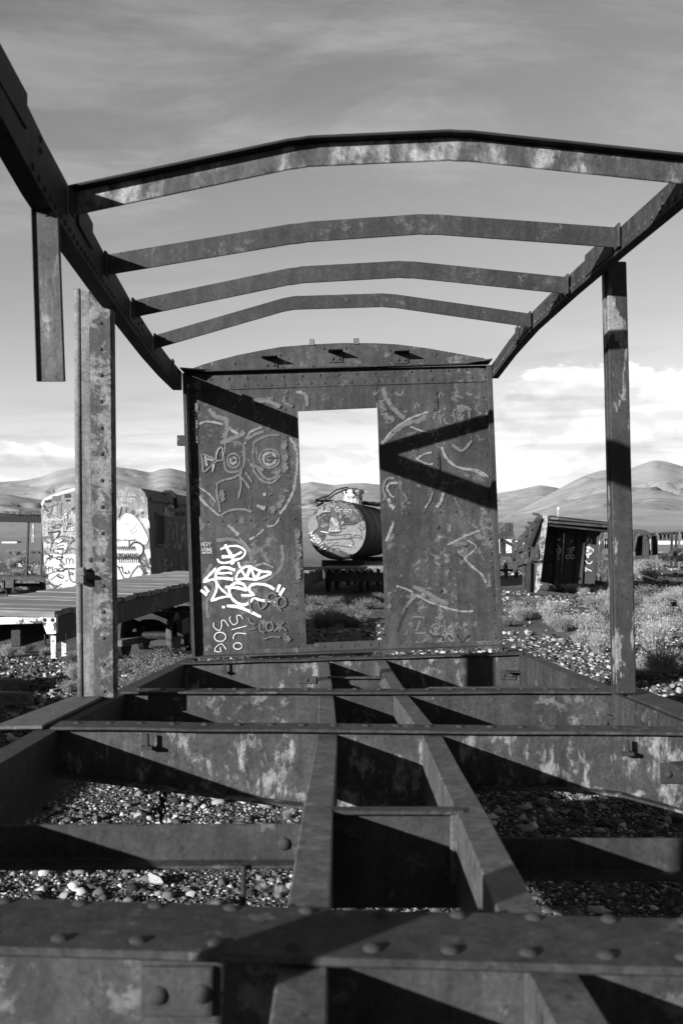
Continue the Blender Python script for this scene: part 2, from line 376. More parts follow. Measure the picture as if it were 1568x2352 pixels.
def terrain(x, y):
    r = np.hypot(x, y); th = np.arctan2(x, y)
    sm = lambda a, b, v: (lambda q: q*q*(3-2*q))(np.clip((v-a)/(b-a), 0, 1))
    z = -2.3*sm(60, 400, r)+26*sm(380, 1700, r)
    amp = np.clip(r/40, .25, 1.6)
    z = z+.10*amp*fbm(x*.35, y*.35, 3, 5)*sm(2.0, 9, r)+.9*fbm(x*.02, y*.02, 2, 9)*sm(40, 140, r)
    px = CX+F*np.tan(np.clip(th, -1.0, 1.0))
    for k, (crest, r0, rc) in enumerate(((CREST_A, 1900, 4300), (CREST_B, 1250, 2900), (CREST_C, 1100, 2300))):
        py = np.interp(px, [c[0] for c in crest], [c[1] for c in crest])
        zc = CH+(HY-py)*rc/F
        q = np.clip((r-r0)/(rc-r0), 0, 1); prof = np.where(q < 1, q**1.35*(1-.18*np.sin(np.pi*q)), 1); back = np.clip(1-(r-rc)/1500, 0, 1)
        g = fbm(x*.0026+.5*fbm(x*.002, y*.002, 2, 8), y*.0026, 5, 20+k); slope_w = np.sin(np.pi*np.clip(prof, 0, 1))
        hgt = (zc-26)*prof*back
        hgt = hgt-20*np.clip(1-np.abs(g)/.03, 0, 1)*slope_w+fbm(x*.006, y*.006, 5, 60+k)*30*slope_w
        z = np.maximum(z, 26*sm(380, 1700, r)+np.where(zc > 30, hgt, -50))
    return z
def polar_mesh(name, th, rr, matl, drop=0.0):
    T, R = np.meshgrid(th, rr); x = R*np.sin(T); y = R*np.cos(T); z = terrain(x, y)-drop
    co = np.stack([x, y, z], -1).reshape(-1, 3); m, n = T.shape
    i = np.arange(m*n).reshape(m, n)
    q = np.stack([i[:-1, :-1], i[:-1, 1:], i[1:, 1:], i[1:, :-1]], -1).reshape(-1, 4)
    me = bpy.data.meshes.new(name); me.from_pydata(co.tolist(), [], q.tolist())
    me.materials.append(matl)
    for p in me.polygons: p.use_smooth = True
    o = bpy.data.objects.new(name, me); col.objects.link(o); o['kind'] = 'structure'; return o
def ground_mat():
    m, q, b, out = mat('stony_ground')
    tcn = q.new('ShaderNodeTexCoord').outputs['Object']
    n1 = q.noise(tcn, .22, 5, .6, .4); n2 = q.noise(tcn, 3.0, 6, .65); n3 = q.noise(tcn, 26, 6, .75)
    vo = q.new('ShaderNodeTexVoronoi'); q.l.new(tcn, vo.inputs['Vector']); vo.inputs['Scale'].default_value = 17
    sepc = q.new('ShaderNodeSeparateColor'); q.l.new(vo.outputs['Color'], sepc.inputs[0])
    peb = q.m('MULTIPLY', q.mr(vo.outputs['Distance'], .5, .25), q.mr(sepc.outputs[0], .55, .95))
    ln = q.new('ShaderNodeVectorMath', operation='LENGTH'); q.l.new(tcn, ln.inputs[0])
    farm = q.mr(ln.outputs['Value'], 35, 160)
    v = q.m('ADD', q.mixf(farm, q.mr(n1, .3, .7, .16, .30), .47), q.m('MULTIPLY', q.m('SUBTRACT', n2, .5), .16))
    v = q.m('ADD', v, q.m('MULTIPLY', q.m('SUBTRACT', n3, .5), .22))
    v = q.mixf(q.m('MULTIPLY', peb, .75), v, .46)
    grey(q, q.m('MAXIMUM', v, .03), b.inputs['Base Color']); b.inputs['Roughness'].default_value = .95; b.inputs['Specular IOR Level'].default_value = .05
    bp = q.new('ShaderNodeBump'); bp.inputs['Strength'].default_value = 1.0; bp.inputs['Distance'].default_value = .05
    q.l.new(q.m('ADD', q.m('MULTIPLY', peb, .8), q.m('ADD', n3, q.m('MULTIPLY', n2, 1.5))), bp.inputs['Height']); q.l.new(bp.outputs[0], b.inputs['Normal'])
    return m
def hill_mat():
    m, q, b, out = mat('dry_hillside')
    tcn = q.new('ShaderNodeTexCoord').outputs['Object']
    n1 = q.noise(tcn, .0028, 7, .6, .8); n2 = q.noise(tcn, .03, 6, .65)
    mp = q.new('ShaderNodeMapping'); q.l.new(tcn, mp.inputs[0]); mp.inputs['Scale'].default_value = (.12, 1, 4)
    n3 = q.noise(mp.outputs[0], .012, 5, .6)
    v = q.m('ADD', q.mr(n1, .3, .7, .50, .64), q.m('ADD', q.m('MULTIPLY', q.m('SUBTRACT', n2, .5), .12), q.m('MULTIPLY', q.mr(n3, .60, .72), .13)))
    ln_ = q.m('ABSOLUTE', q.m('SUBTRACT', q.noise(tcn, .0042, 6, .55, 1.2), .5)); v = q.m('MULTIPLY', v, q.mr(ln_, .0, .016, .68, 1.0))
    grey(q, v, b.inputs['Base Color']); b.inputs['Roughness'].default_value = 1.0; b.inputs['Specular IOR Level'].default_value = 0
    bp = q.new('ShaderNodeBump'); bp.inputs['Strength'].default_value = .5; bp.inputs['Distance'].default_value = 6.0
    q.l.new(q.noise(tcn, .02, 7, .62, .5), bp.inputs['Height']); q.l.new(bp.outputs[0], b.inputs['Normal'])
    return m
M_GROUND = ground_mat()
polar_mesh('ground', np.linspace(-math.pi, math.pi, 361), np.concatenate([[.01], np.geomspace(.6, 640, 170)]), M_GROUND)
polar_mesh('hills', np.linspace(-1.05, 1.05, 520), np.concatenate([np.geomspace(600, 1500, 40), np.linspace(1540, 5800, 150)]), hill_mat(), .4)
def gz(x, y): return float(terrain(np.array([x], float), np.array([y], float))[0])

# ================================================================ THE BOXCAR FRAME
car = thing('boxcar_frame', 'rusted boxcar skeleton with open floor beams, bare roof ribs and graffitied end wall', 'boxcar', (0.1, 4.5, .7))
def dome(r=1.0):
    bm = bmesh.new(); bmesh.ops.create_uvsphere(bm, u_segments=8, v_segments=6, radius=r)
    bmesh.ops.delete(bm, geom=[v for v in bm.verts if v.co.z < -.05*r], context='VERTS')
    for v in bm.verts: v.co.z *= .62
    me = bpy.data.meshes.new('rivet'); bm.to_mesh(me); bm.free()
    for p in me.polygons: p.use_smooth = True
    return me
RIV = dome(); RIV.materials.append(M_FRAME)
RIVW = dome(); RIVW.materials.append(M_WALL)
FRONT = (math.pi/2, 0, 0)                                  # a rivet head that looks back towards the camera
def rivet(parent, p, r, rot=(0, 0, 0), me=None): return piece('rivet', me or RIV, parent, p, rot, r)

# deck levels: depth, left inner x, left z, right inner x, right z
DK = [(-2.2, -1.09, 1.36, 1.62, 1.26), (1.2, -1.125, 1.25, 1.60, 1.165), (1.85, -1.13, 1.234, 1.59, 1.155), (3.39, -1.162, 1.132, 1.565, 1.10), (4.15, -1.178, 1.105, 1.553, 1.078), (5.57, -1.203, 1.033, 1.512, 1.0354), (7.7, -1.209, .930, 1.370, 1.0045), (8.34, -1.205, .905, 1.345, .985)]
def deck(d, x):
    xl, zl, xr, zr = lerp_path(DK, d); return zl+(zr-zl)*(x-xl)/(xr-xl)
# side sills
def sill_path(side, ds): return [Vector((lerp_path(DK, d)[0 if side < 0 else 2], d, lerp_path(DK, d)[1 if side < 0 else 3])) for d in ds]
SILLP = [(0, 0), (.095, 0), (.095, -.014), (.014, -.014), (.014, -.256), (.095, -.256), (.095, -.27), (0, -.27)]
side_sills = {}
for sgn in (-1, 1):
    mb = MB(); mb.sweep(SILLP, sill_path(sgn, [-2.2, 1.2, 1.85, 3.39, 4.15, 5.57, 7.7, 8.34]), UX*sgn, UZ)
    o = mb.build('side_sill', M_FRAME if sgn > 0 else M_DARK, car, .003); side_sills[sgn] = o  # left sill darker: shade of its inner face put into the steel
    for d in np.arange(2.3, 8.1, .19):                      # rivets through the web, seen from inside
        if sgn < 0 or d < 4.2: continue
        x, z = lerp_path(DK, d)[2:4]
        for dz in (-.05,):
            rivet(o, (x-.001, d, z+dz), .013, (0, -math.pi/2, 0))
# door sill plates beside the posts
mb = MB(); a = []
for d, w_ in ((4.13, .21), (5.34, .17)):
    x, z = lerp_path(DK, d)[:2]; a += [(x-.06, d, z+.004), (x-.06-w_, d, z+.004-.004)]
mb.extr([a[0], a[1], a[3], a[2]], (0, 0, .016)); mb.build('door_sill_plate', M_SILL, car, .003)
mb = MB(); a = []
for d, w_ in ((1.9, .2), (5.66, .15)):
    x, z = lerp_path(DK, d)[2:4]; a += [(x+.02, d, z+.004), (x+.03+w_, d, z+.004)]
mb.extr([a[0], a[1], a[3], a[2]], (0, 0, .014)); mb.build('door_sill_plate', M_FRAME, car, .003)
# centre sills
CSL = [(-1.6, -.06), (1.5, -.063), (2.8, -.066), (4.15, -.058), (5.57, -.085), (7.7, -.14), (8.3, -.145)]
CSR = [(-1.6, .36), (1.4, .355), (1.857, .345), (2.8, .365), (4.15, .38), (5.57, .335), (7.7, .30), (8.3, .295)]
CSD = [-1.6, 1.4, 1.857, 2.8, 3.5, 4.15, 4.9, 5.57, 6.6, 7.7, 8.3]
for tab, sg in ((CSL, -1), (CSR, 1)):
    pth = []
    for d in CSD:
        x = lerp_path(tab, d)[0]; pth.append(Vector((x, d, deck(d, x)-.014)))
    h = .05
    prof = [(-.042*sg*-1*-1, 0), (.042*sg, 0), (.042*sg, -.014), (-.030*sg, -.014), (-.030*sg, -h*4.6), (.042*sg, -h*4.6), (.042*sg, -h*4.9), (-.042*sg, -h*4.9)]
    MB().sweep(prof, pth, UX, UZ).build('centre_sill', M_SILL, car, .004)
# cross beams: top flange with a row of rivets, web set back under it
def cross_beam(d, under, fw, web_mat, bottom=None, dep=.25, step=.135, rr=.018, ext=.03, back=None):
    xl, zl, xr, zr = lerp_path(DK, d); back = back or fw-.05
    yb = d-.05
    L = Vector((xl-ext, yb, zl+(zl-zr)*ext/(xr-xl))); R = Vector((xr+ext, yb, zr))
    n = 9; top = [L.lerp(R, k/n)+Vector((0, 0, random.uniform(-.004, .004))) for k in range(n+1)]
    mb = MB().sweep([(0, 0), (fw, 0), (fw, .013), (0, .013)], top, UY, UZ)
    o = mb.build('cross_beam', M_FRAME, car, .004)
    yw = yb+under
    if bottom is None: bottom = [(xl-.01, zl-dep), (xr+.01, zr-dep)]
    tp = [Vector((xl-.01, yw, zl+.001)), Vector((xr+.01, yw, zr+.001))]
    bt = [Vector((x, yw, z)) for x, z in bottom[::-1]]
    wb = MB().extr(tp+bt, (0, .012, 0)).build('web', web_mat, o, .002)
    m2 = MB()                                              # lower flange
    m2.sweep([(0, 0), (.075, 0), (.075, .012), (0, .012)], [Vector((x, yw-.065, z-.010)) for x, z in bottom], UY, UZ)
    m2.build('bottom_flange', web_mat, o, .002)
    x = xl+.06
    while x < xr:
        f = (x-xl)/(xr-xl); rivet(o, (x, yb+fw*.62, zl+(zr-zl)*f+.012), rr); x += step*random.uniform(.96, 1.04)
    return o, yw
def px_bottom(pts, d): return [(P(a, b, d).x, P(a, b, d).z) for a, b in pts]
B1, y1 = cross_beam(7.72, .045, .14, M_WEB)
B2, y2 = cross_beam(5.60, .045, .14, M_WEBD)
B3, y3 = cross_beam(4.18, .045, .15, M_WEB, bottom=px_bottom([(120, 1770), (350, 1800), (520, 1822), (700, 1845), (742, 1886), (1000, 1886), (1060, 1812), (1130, 1802), (1280, 1804), (1420, 1818), (1568, 1858), (1650, 1880)], 4.175))
# the near beam: a broad plate with two rows of rivets
xl, zl, xr, zr = lerp_path(DK, 1.75)
n = 12; top = [Vector((xl-.05, 1.632, zl-.006)).lerp(Vector((xr+.05, 1.632, zr-.010)), k/n)+Vector((0, 0, random.uniform(-.002, .002))) for k in range(n+1)]
B4 = MB().sweep([(0, 0), (.225, -.002), (.225, .016), (0, .016)], top, UY, UZ).build('cross_beam', M_FRAME, car, .005)
MB().extr([(xl-.01, 1.672, zl-.003), (xr+.01, 1.672, zr-.008), (xr+.01, 1.672, zr-.40), (xl-.01, 1.672, zl-.40)], (0, .014, 0)).build('web', M_WEBD, B4, .003)
MB().extr([(xl-.01, 1.78, zl-.003), (xr+.01, 1.78, zr-.008), (xr+.01, 1.78, zr-.30), (xl-.01, 1.78, zl-.30)], (0, .012, 0)).build('web', M_DARK, B4, .003)
for row, (yy, px0, st) in enumerate(((1.835, -.62, .139), (1.675, -.735, .131))):
    x = px0
    while x < .95:
        f = (x-xl)/(xr-xl); rivet(B4, (x, yy, zl+(zr-zl)*f+.007), .0165 if row == 0 else .017); x += st
# floor pieces between the centre sills
for d, hgt, mt in ((2.83, .285, M_FRAME), (6.55, .16, M_FRAME)):
    a, b = lerp_path(CSL, d)[0]+.03, lerp_path(CSR, d)[0]-.03; z = deck(d, (a+b)/2)-.012
    o = MB().extr([(a, d, z), (b, d, z), (b, d, z-hgt), (a, d, z-hgt)], (0, .012, 0)).build('centre_diaphragm', M_FRAME, car, .002)
    MB().box(((a+b)/2, d-.012, z-.004), b-a+.02, .05, .012).build('top_angle', M_FRAME, o, .003)
    MB().box((b-.012, d-.02, z-.11), .035, .035, .20).build('corner_angle', M_SILL, o, .004)
# low side bars between side sill and centre sill
for xa, xb, pa, pb, side in ((-1.15, -.105, 1893, 1985, -1), (.405, 1.56, 1922, 2008, 1)):
    za = CH+(HY-pa)*2.87/F; zb = CH+(HY-pb)*2.87/F
    mb = MB(); h = za-zb
    mb.sweep([(0, 0), (-.014, 0), (-.014, -h+.016), (-.06, -h+.010), (-.06, -h), (0, -h)], [Vector((xa, 2.87, za)), Vector((xb, 2.87, za-.004*side))], UY, UZ)
    o = mb.build('low_cross_bar', M_FRAME, car, .004)
    rivet(o, ((xb-.06) if side < 0 else xa+.06, 2.855, za-h*.45), .02, FRONT)
    if side < 0:                                            # hanger bolt and eye on the bar
        MB().tube([P(560, 1988, 2.80), P(558, 2110, 2.80)], .008).build('hanger_rod', M_DARK, o)
        MB().tube([Vector(((q[0]-CX)*2.86/F, 2.86, CH+(HY-q[1])*2.86/F)) for q in ring(322, 1886, 12, 9, 10)], .006, 6).build('eye_bolt', M_DARK, o)
MB().tube([P(985, 1581, 5.95), P(1326, 1579, 5.95)], .010, 6).build('tie_rod', M_FRAME, car)
# bracket plates and hook bolts on the webs
def bracket(parent, x0, y0, x1, y1, d, rv, shelf=True, rr=.016, matl=M_FRAME):
    a = [P(x0, y0, d), P(x1, y0, d), P(x1, y1, d), P(x0, y1, d)]
    b = MB().extr(a, (0, -.012, 0)).build('bracket', matl, parent, .003)
    for u, v in rv:
        p = P(x0+(x1-x0)*u, y0+(y1-y0)*v, d); rivet(b, p+Vector((0, -.012, 0)), rr, FRONT)
    if shelf:
        s0 = P(x0+(x1-x0)*.3, y0+2, d); s1 = P(x1+(x1-x0)*.25, y0+2, d)
        MB().extr([s0, s1, s1+Vector((0, -.09, 0)), s0+Vector((0, -.09, 0))], (0, 0, .009)).build('shelf', matl, b, .002)
    return b
bracket(B3, 1513, 1751, 1590, 1799, y3, [(.25, .55), (.75, .55)])
bracket(B2, 1375, 1642, 1427, 1676, y2, [(.28, .55), (.72, .55)])
bracket(B1, 1146, 1540, 1184, 1561, y1, [(.25, .55), (.75, .55)])
bracket(B1, 687, 1553, 727, 1570, y1, [(.45, .5)], False)
bracket(B4, 325, 2216, 494, 2330, 1.671, [(.24, .55), (.84, .52)], False, .0172)
for par, x, ya, yb_, d in ((B3, 338, 1690, 1722, y3-.045), (B3, 1440, 1704, 1736, y3-.045), (B1, 516, 1528, 1548, y1-.045)):
    h = MB().tube([P(x, ya-4, d), P(x, yb_, d)], .009, 6); h.box(P(x, yb_-5, d), .045, .03, .014)
    h.build('hook_bolt', M_DARK, par)
# hanging chain
ch = MB()
for k in range(6):
    c = P(378-1.5*k, 1796+16*k, 4.26); e = []
    for j in range(11):
        a = 2*math.pi*j/10; q = Vector((math.cos(a)*.014, 0, math.sin(a)*.024))
        if k % 2: q = Vector((0, q.x, q.z))
        e.append(c+q)
    ch.tube(e, .0055, 6)
ch.build('hanging_chain', M_CHAIN, car)

# ---------------- roof: eaves beams (purlins), ribs
PL = [(-2.0, -.98, 3.42), (1.0, -1.00, 3.40), (3.05, -1.035, 3.385), (3.55, -1.0586, 3.328), (3.98, -1.085, 3.312), (4.88, -1.161, 3.302), (5.74, -1.215, 3.278), (6.67, -1.266, 3.268), (7.5, -1.305, 3.272), (8.3, -1.328, 3.286)]
PR = [(-2.0, 1.50, 3.35), (3.05, 1.43, 3.40), (3.98, 1.40, 3.410), (4.88, 1.357, 3.419), (5.74, 1.303, 3.418), (6.67, 1.266, 3.414), (7.5, 1.258, 3.398), (8.28, 1.245, 3.348)]
pur = {}
for tab, sg, hw in ((PL, -1, .205), (PR, 1, .118)):
    mb = MB()
    for q in tab:                                           # the web gets shallower towards the end wall on the left
        h_ = float(np.interp(q[0], [4.2, 5.9], [.205, .150])) if sg < 0 else .118
        fo = .078 if sg < 0 else .055; wv = random.uniform(-.004, .004)
        for a_, b_ in [(0, 0), (.013, 0), (.013, -h_+.013), (fo, -h_+.013), (fo, -h_), (0, -h_)]: mb.v.append(Vector((q[1]+sg*a_+wv, q[0], q[2]+b_)))
    for jj in range(len(tab)-1):
        for kk in range(6): k2 = (kk+1) % 6; mb.f.append([jj*6+kk, jj*6+k2, jj*6+6+k2, jj*6+6+kk])
    mb.f.append(list(range(6))); mb.f.append([(len(tab)-1)*6+kk for kk in range(6)][::-1])
    o = mb.build('eaves_beam', M_FRAME if sg > 0 else M_DARK, car, .003); pur[sg] = o  # left beam takes the darker steel to carry its inner face's shade
    st = MB()
    for d in np.arange(3.4, 8.2, .085):                     # the small rivet row along the lower edge
        x, z = lerp_path(tab, d); st.box((x-sg*.002, d, z-(hw if sg > 0 else float(np.interp(d, [4.2, 5.9], [.205, .150])))+.03), .006, .018, .018)
    q = st.build('rivet_row', M_SILL if sg > 0 else M_FRAME, o); q['kind'] = 'stuff'
    for d in ((3.2, 3.5, 4.2, 4.35, 6.05, 6.2) if sg < 0 else (4.3, 5.15, 5.3, 6.05, 6.25, 7.2, 7.35)):
        x, z = lerp_path(tab, d)
        for dz in (-.03, -.07): rivet(o, (x, d, z+dz), .013, (0, -sg*math.pi/2, 0))
    for d0, d1 in ((2.9, 3.3), (4.15, 4.5), (7.7, 7.8)) if sg < 0 else ((4.95, 5.4), (7.1, 7.2)):
        (xa, za), (xb, zb) = lerp_path(tab, d0), lerp_path(tab, d1)
        MB().extr([(xa-sg*.008, d0, za+.018), (xb-sg*.008, d1, zb+.018), (xb-sg*.008, d1, zb-.10), (xa-sg*.008, d0, za-.10)], (sg*.010, 0, 0)).build('splice_plate', M_FRAME if sg > 0 else M_DARK, o, .002)
RIBS = [(3.98, [(165, 442), (690, 330), (1050, 314), (1568, 369), (1602, 373)], .092, -.05, M_RIB1),
        (4.88, [(243, 585), (690, 510), (980, 490), (1418, 522)], .100, .06, M_RIB),
        (5.74, [(305, 690), (680, 612), (930, 598), (1302, 636)], .098, .06, M_RIB),
        (6.67, [(355, 770), (665, 680), (890, 673), (1217, 720)], .092, .06, M_RIB)]
ribs = []
for d, pts, h, fl, mt in RIBS:
    p = [P(a, b, d) for a, b in pts]; pth = []
    for i, c in enumerate(p):
        if 0 < i < len(p)-1 and i < 3:
            pth += [c.lerp(p[i-1], .05), c.lerp(p[i-1], .02)-Vector((0, 0, .003)), c.lerp(p[i+1], .02)-Vector((0, 0, .003)), c.lerp(p[i+1], .05)]
        else: pth.append(c)
    if fl < 0: prof = [(0, 0), (0, -h), (.011, -h), (.011, 0)]
    else: prof = [(0, 0), (0, -h), (.010, -h), (.010, -.010), (fl, -.010), (fl, 0)]
    o = MB().sweep(prof, pth, UY, UZ).build('roof_rib', mt, car, .003); ribs.append(o)
    if fl < 0: MB().sweep([(.012, .001), (.012, .012), (fl, .012), (fl, .001)], pth, UY, UZ).build('top_flange', M_BLACK, o, .002)  # flange coloured black for its shaded underside
    for c, s2 in ((p[0], 1), (p[-1], -1)):                   # end clip on the eaves beam
        MB().box(c+Vector((s2*.012, -.03, -h*.55)), .012, .07, h*1.15).build('end_clip', M_RIB, o, .002)
tx = Ink(lambda u, v: (u, v), lambda x, y: P(x, y, 3.98), Vector((0, -1, 0)))
tx.text('faint', 'CARNEGIE', 948, 342, 10, 1.7, 11, -.02)  # embossed mill lettering, its relief drawn as painted strokes
tx.done(ribs[0])

# ---------------- posts
def strip(name, x0t, x1t, yt, x0b, x1b, yb, d, dep, matl, parent=car, bev=.004, yt2=None):
    a = [P(x0t, yt, d), P(x1t, yt2 or yt, d), P(x1b, yb, d), P(x0b, yb, d)]
    return MB().extr(a, (0, dep, 0)).build(name, matl, parent, bev)
post = strip('door_post', 204, 256, 672, 217, 264, 1604, 5.25, .09, M_POSTL, bev=.008)
strip('back_strip', 186, 206, 668, 191, 219, 1612, 5.262, .03, M_POSTS, post)
MB().tube([P(178, 664, 5.27), P(181, 1100, 5.27), P(183.5, 1400, 5.27), P(187, 1617, 5.27)], .0185, 10).build('corner_pipe', M_POSTS, post, smooth=True)
for y in (690, 742, 802, 862, 922, 983, 1043, 1104, 1165, 1225, 1286, 1346, 1405, 1465, 1526, 1588):
    rivet(post, P(231+(y-690)*.0095, y, 5.25), .0115, FRONT)
for y in (1286, 1310, 1335): rivet(post, P(209, y, 5.262), .014, FRONT)
lt = MB().box(P(186, 1322, 5.22), .045, .04, .085); lt.box(P(190, 1318, 5.19), .03, .03, .02); lt.build('latch', M_POSTS, post, .004)
hp = MB(); d = 3.70
def hpx(y): return 72+(y-440)*.0322
hp.extr([P(hpx(440), 440, d), P(hpx(440)+64, 500, d), P(hpx(875)+64, 876, d), P(hpx(875), 876, d)], (0, .010, 0))
for dx, wd in ((0, 3.2), (60.8, 3.2)):
    hp.extr([P(hpx(440)+dx, 440+dx*.9, d-.001), P(hpx(440)+dx+wd, 440+dx*.9, d-.001), P(hpx(875)+dx+wd, 877, d-.001), P(hpx(875)+dx, 877, d-.001)], (0, -.014, 0))
hang = hp.build('hanging_post', M_POSTH, car, .002)
for x, y in ((103, 468), (108, 492)): rivet(hang, P(x, y, d), .011, FRONT)
rp = strip('door_post', 1392, 1438, 600, 1415, 1461, 1594, 5.30, .085, M_POSTR, bev=.006)
strip('side_strip', 1385.5, 1394, 614, 1408, 1417, 1592, 5.325, .05, M_POSTR, rp)
near = MB().extr([(-1.265, .53, 1.25), (-1.125, .53, 1.25), (-1.02, .53, 3.36), (-1.16, .53, 3.36)], (0, .07, 0)).build('door_post', M_POSTL, car, .005)  # unseen post, added and placed to cast the shadow on the near beam

# ---------------- end wall
WD = 8.30
def Q(px, py, off=0.0): p = P(px, py, WD); p.y -= off; return p
Z3 = lambda u, v: (404.5+.48*u, 752.5+.48*v)
wall = MB().extr([Q(424, 856, -.012), Q(1117, 838, -.012), Q(1117, 878, -.012), Q(441, 899, -.012)], (0, .012, 0)).build('end_wall', M_WALL, car, .002)
PAN = [([(431, 894), (682, 886), (692.6, 1187), (441, 1193)], 0.0, M_WALL), ([(440.5, 1186), (692.3, 1180), (704, 1475), (705, 1480), (724, 1480), (724, 1497), (451, 1507)], .009, M_WALL),
       ([(680, 886), (866, 880), (865, 937), (683, 945)], .004, M_WALL), ([(864, 880), (1116, 872), (1128, 1169), (874.4, 1179)], 0.0, M_WALL),
       ([(874.2, 1172), (1128, 1162), (1141, 1478), (867, 1489), (867, 1473), (886, 1468)], .009, M_WALL)]
for pts, off, m_ in PAN: MB().extr([Q(x, y, off) for x, y in pts], (0, .008, 0)).build('panel', m_, wall, .002)
MB().extr([Q(431, 878, .010), Q(1116, 857, .010), Q(1117, 877, .010), Q(431.5, 898, .010)], (0, .009, 0)).build('top_band', M_WALL, wall, .002)
MB().extr([Q(430, 860, .006), Q(1116, 840, .006), Q(1116.5, 860, .006), Q(430.5, 881, .006)], (0, .010, 0)).build('top_band', M_WALL, wall, .002)
MB().extr([Q(722, 1476, .016), Q(870, 1470, .016), Q(870, 1489, .016), Q(722, 1496, .016)], (0, .014, 0)).build('threshold', M_FRAME, wall, .003)
for u in (.15, .4, .62, .86): rivet(wall, Q(722+148*u, 1483-6*u+3, .016), .012, FRONT, RIVW)
# base angle of the wall on the floor
MB().sweep([(0, 0), (-.11, 0), (-.11, .012), (-.012, .012), (-.012, .05), (0, .05)], [Q(452, 1509), Q(1146, 1484)], UY, UZ).build('base_angle', M_FRAME, wall, .003)
# jamb strips: doubled plate along the opening
for pts in ([(667, 888), (684, 944), (704.5, 1475), (684, 1497)], ):
    pass
# corner posts: short legs towards the viewer, an outer flange on the right
a = [Q(430, 860), Q(451.5, 1507)]
MB().extr([a[0], a[1], a[1]+Vector((0, -.065, 0)), a[0]+Vector((0, -.065, 0))], (-.012, 0, 0)).build('corner_post', M_DARK, wall, .002)  # shaded left leg given darker steel than the right one
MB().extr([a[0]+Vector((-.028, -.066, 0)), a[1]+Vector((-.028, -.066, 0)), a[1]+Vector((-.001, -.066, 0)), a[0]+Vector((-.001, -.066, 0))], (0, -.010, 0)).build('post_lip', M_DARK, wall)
b = [Q(1114.5, 842), Q(1140, 1480)]
MB().extr([b[0], b[1], b[1]+Vector((0, -.06, 0)), b[0]+Vector((0, -.06, 0))], (.012, 0, 0)).build('corner_post', M_WALL, wall, .002)
MB().extr([b[0]+Vector((.001, -.061, 0)), b[1]+Vector((.001, -.061, 0)), b[1]+Vector((.042, -.061, 0)), b[0]+Vector((.042, -.061, 0))], (0, -.010, 0)).build('post_lip', M_FRAME, wall, .002)
# shelf angle at the wall head, with gussets at the eaves
s0, s1 = Q(424, 858), Q(1121, 838)
MB().extr([s0, s1, s1+Vector((0, -.07, 0)), s0+Vector((0, -.07, 0))], (0, 0, .010)).build('head_angle', M_DARK, wall, .002)
for c, dx in ((Q(422, 856), .30), (Q(1122, 836), -.30)):
    MB().extr([c, c+Vector((dx, 0, dx*.026)), c+Vector((0, -.20, 0))], (0, 0, .012)).build('gusset', M_DARK, wall, .002)
# curved gable
g = [Z3(u, v) for u, v in ((48, 206), (120, 179), (200, 155), (300, 130), (400, 110), (500, 92), (660, 79), (800, 73), (950, 74), (1050, 79), (1200, 98), (1330, 121), (1476, 147), (1476, 175), (48, 218))]
gab = MB().extr([P(x, y, WD+.02) for x, y in g], (0, .010, 0)).build('gable_plate', M_WALL, wall, .002)
for u0, v0, u1, v1 in ((415, 152, 485, 200), (730, 122, 795, 168), (1043, 127, 1110, 174)):
    (xa, ya), (xb, yb) = Z3(u0, v0), Z3(u1, v1)
    bb = MB().extr([P(xa, ya, WD+.02), P(xb, ya-1, WD+.02), P(xb, yb-1, WD+.02), P(xa, yb, WD+.02)], (0, -.012, 0)).build('gable_bracket', M_WALL, wall, .002)
    s0, s1 = P(xa-1, ya-1, WD+.02), P(xb+1, ya-2, WD+.02)
    MB().extr([s0, s1, s1+Vector((0, -.13, 0)), s0+Vector((0, -.13, 0))], (0, 0, .008)).build('gable_bracket', M_DARK, wall)
    for u in (.27, .75): rivet(wall, P(xa+(xb-xa)*u, (ya+yb)/2+2, WD+.007), .016, FRONT, RIVW)
for u, v in ((510, 192), (652, 187), (872, 182), (1018, 174), (280, 172), (705, 100), (1240, 130), (1022, 108), (812, 98), (497, 130)):
    x, y = Z3(u, v); rivet(wall, P(x, y, WD+.02), .013, FRONT, RIVW)
for u0, v0, u1, v1 in ((637, 54, 661, 84), (848, 50, 875, 78)):
    (xa, ya), (xb, yb) = Z3(u0, v0), Z3(u1, v1)
    MB().extr([P(xa, ya, WD+.01), P(xb, ya, WD+.01), P(xb, yb, WD+.01), P(xa, yb, WD+.01)], (0, .05, 0)).build('gable_peg', M_POSTS, wall, .002)
# rivet rows
def row(x0, y0, x1, y1, n, r, off):
    for k in range(n):
        f = k/(n-1); rivet(wall, Q(x0+(x1-x0)*f+random.uniform(-.6, .6), y0+(y1-y0)*f+random.uniform(-.6, .6), off), r*random.uniform(.92, 1.08), FRONT, RIVW)
row(484, 872, 1112, 848, 16, .0135, .006)
row(470, 890, 1112, 867, 22, .0115, .010)
row(445, 935, 464, 1490, 20, .0115, .009)
row(652, 909, 671, 1160, 9, .0105, .0)
row(673.5, 1224, 684.5, 1484, 10, .0105, .009)
row(898, 900, 906, 1150, 9, .0105, .0)
row(908, 1195, 919, 1474, 10, .0105, .009)
row(1108, 913, 1121, 1140, 8, .0115, .0)
row(1123, 1205, 1136, 1464, 9, .0120, .009)
row(477, 1198, 676, 1191, 7, .0115, .009)
row(935, 1180, 1119, 1172, 6, .0115, .009)
for x, y in ((1004, 1211), (1011, 1356)): rivet(wall, Q(x, y, .009), .018, FRONT, RIVW)
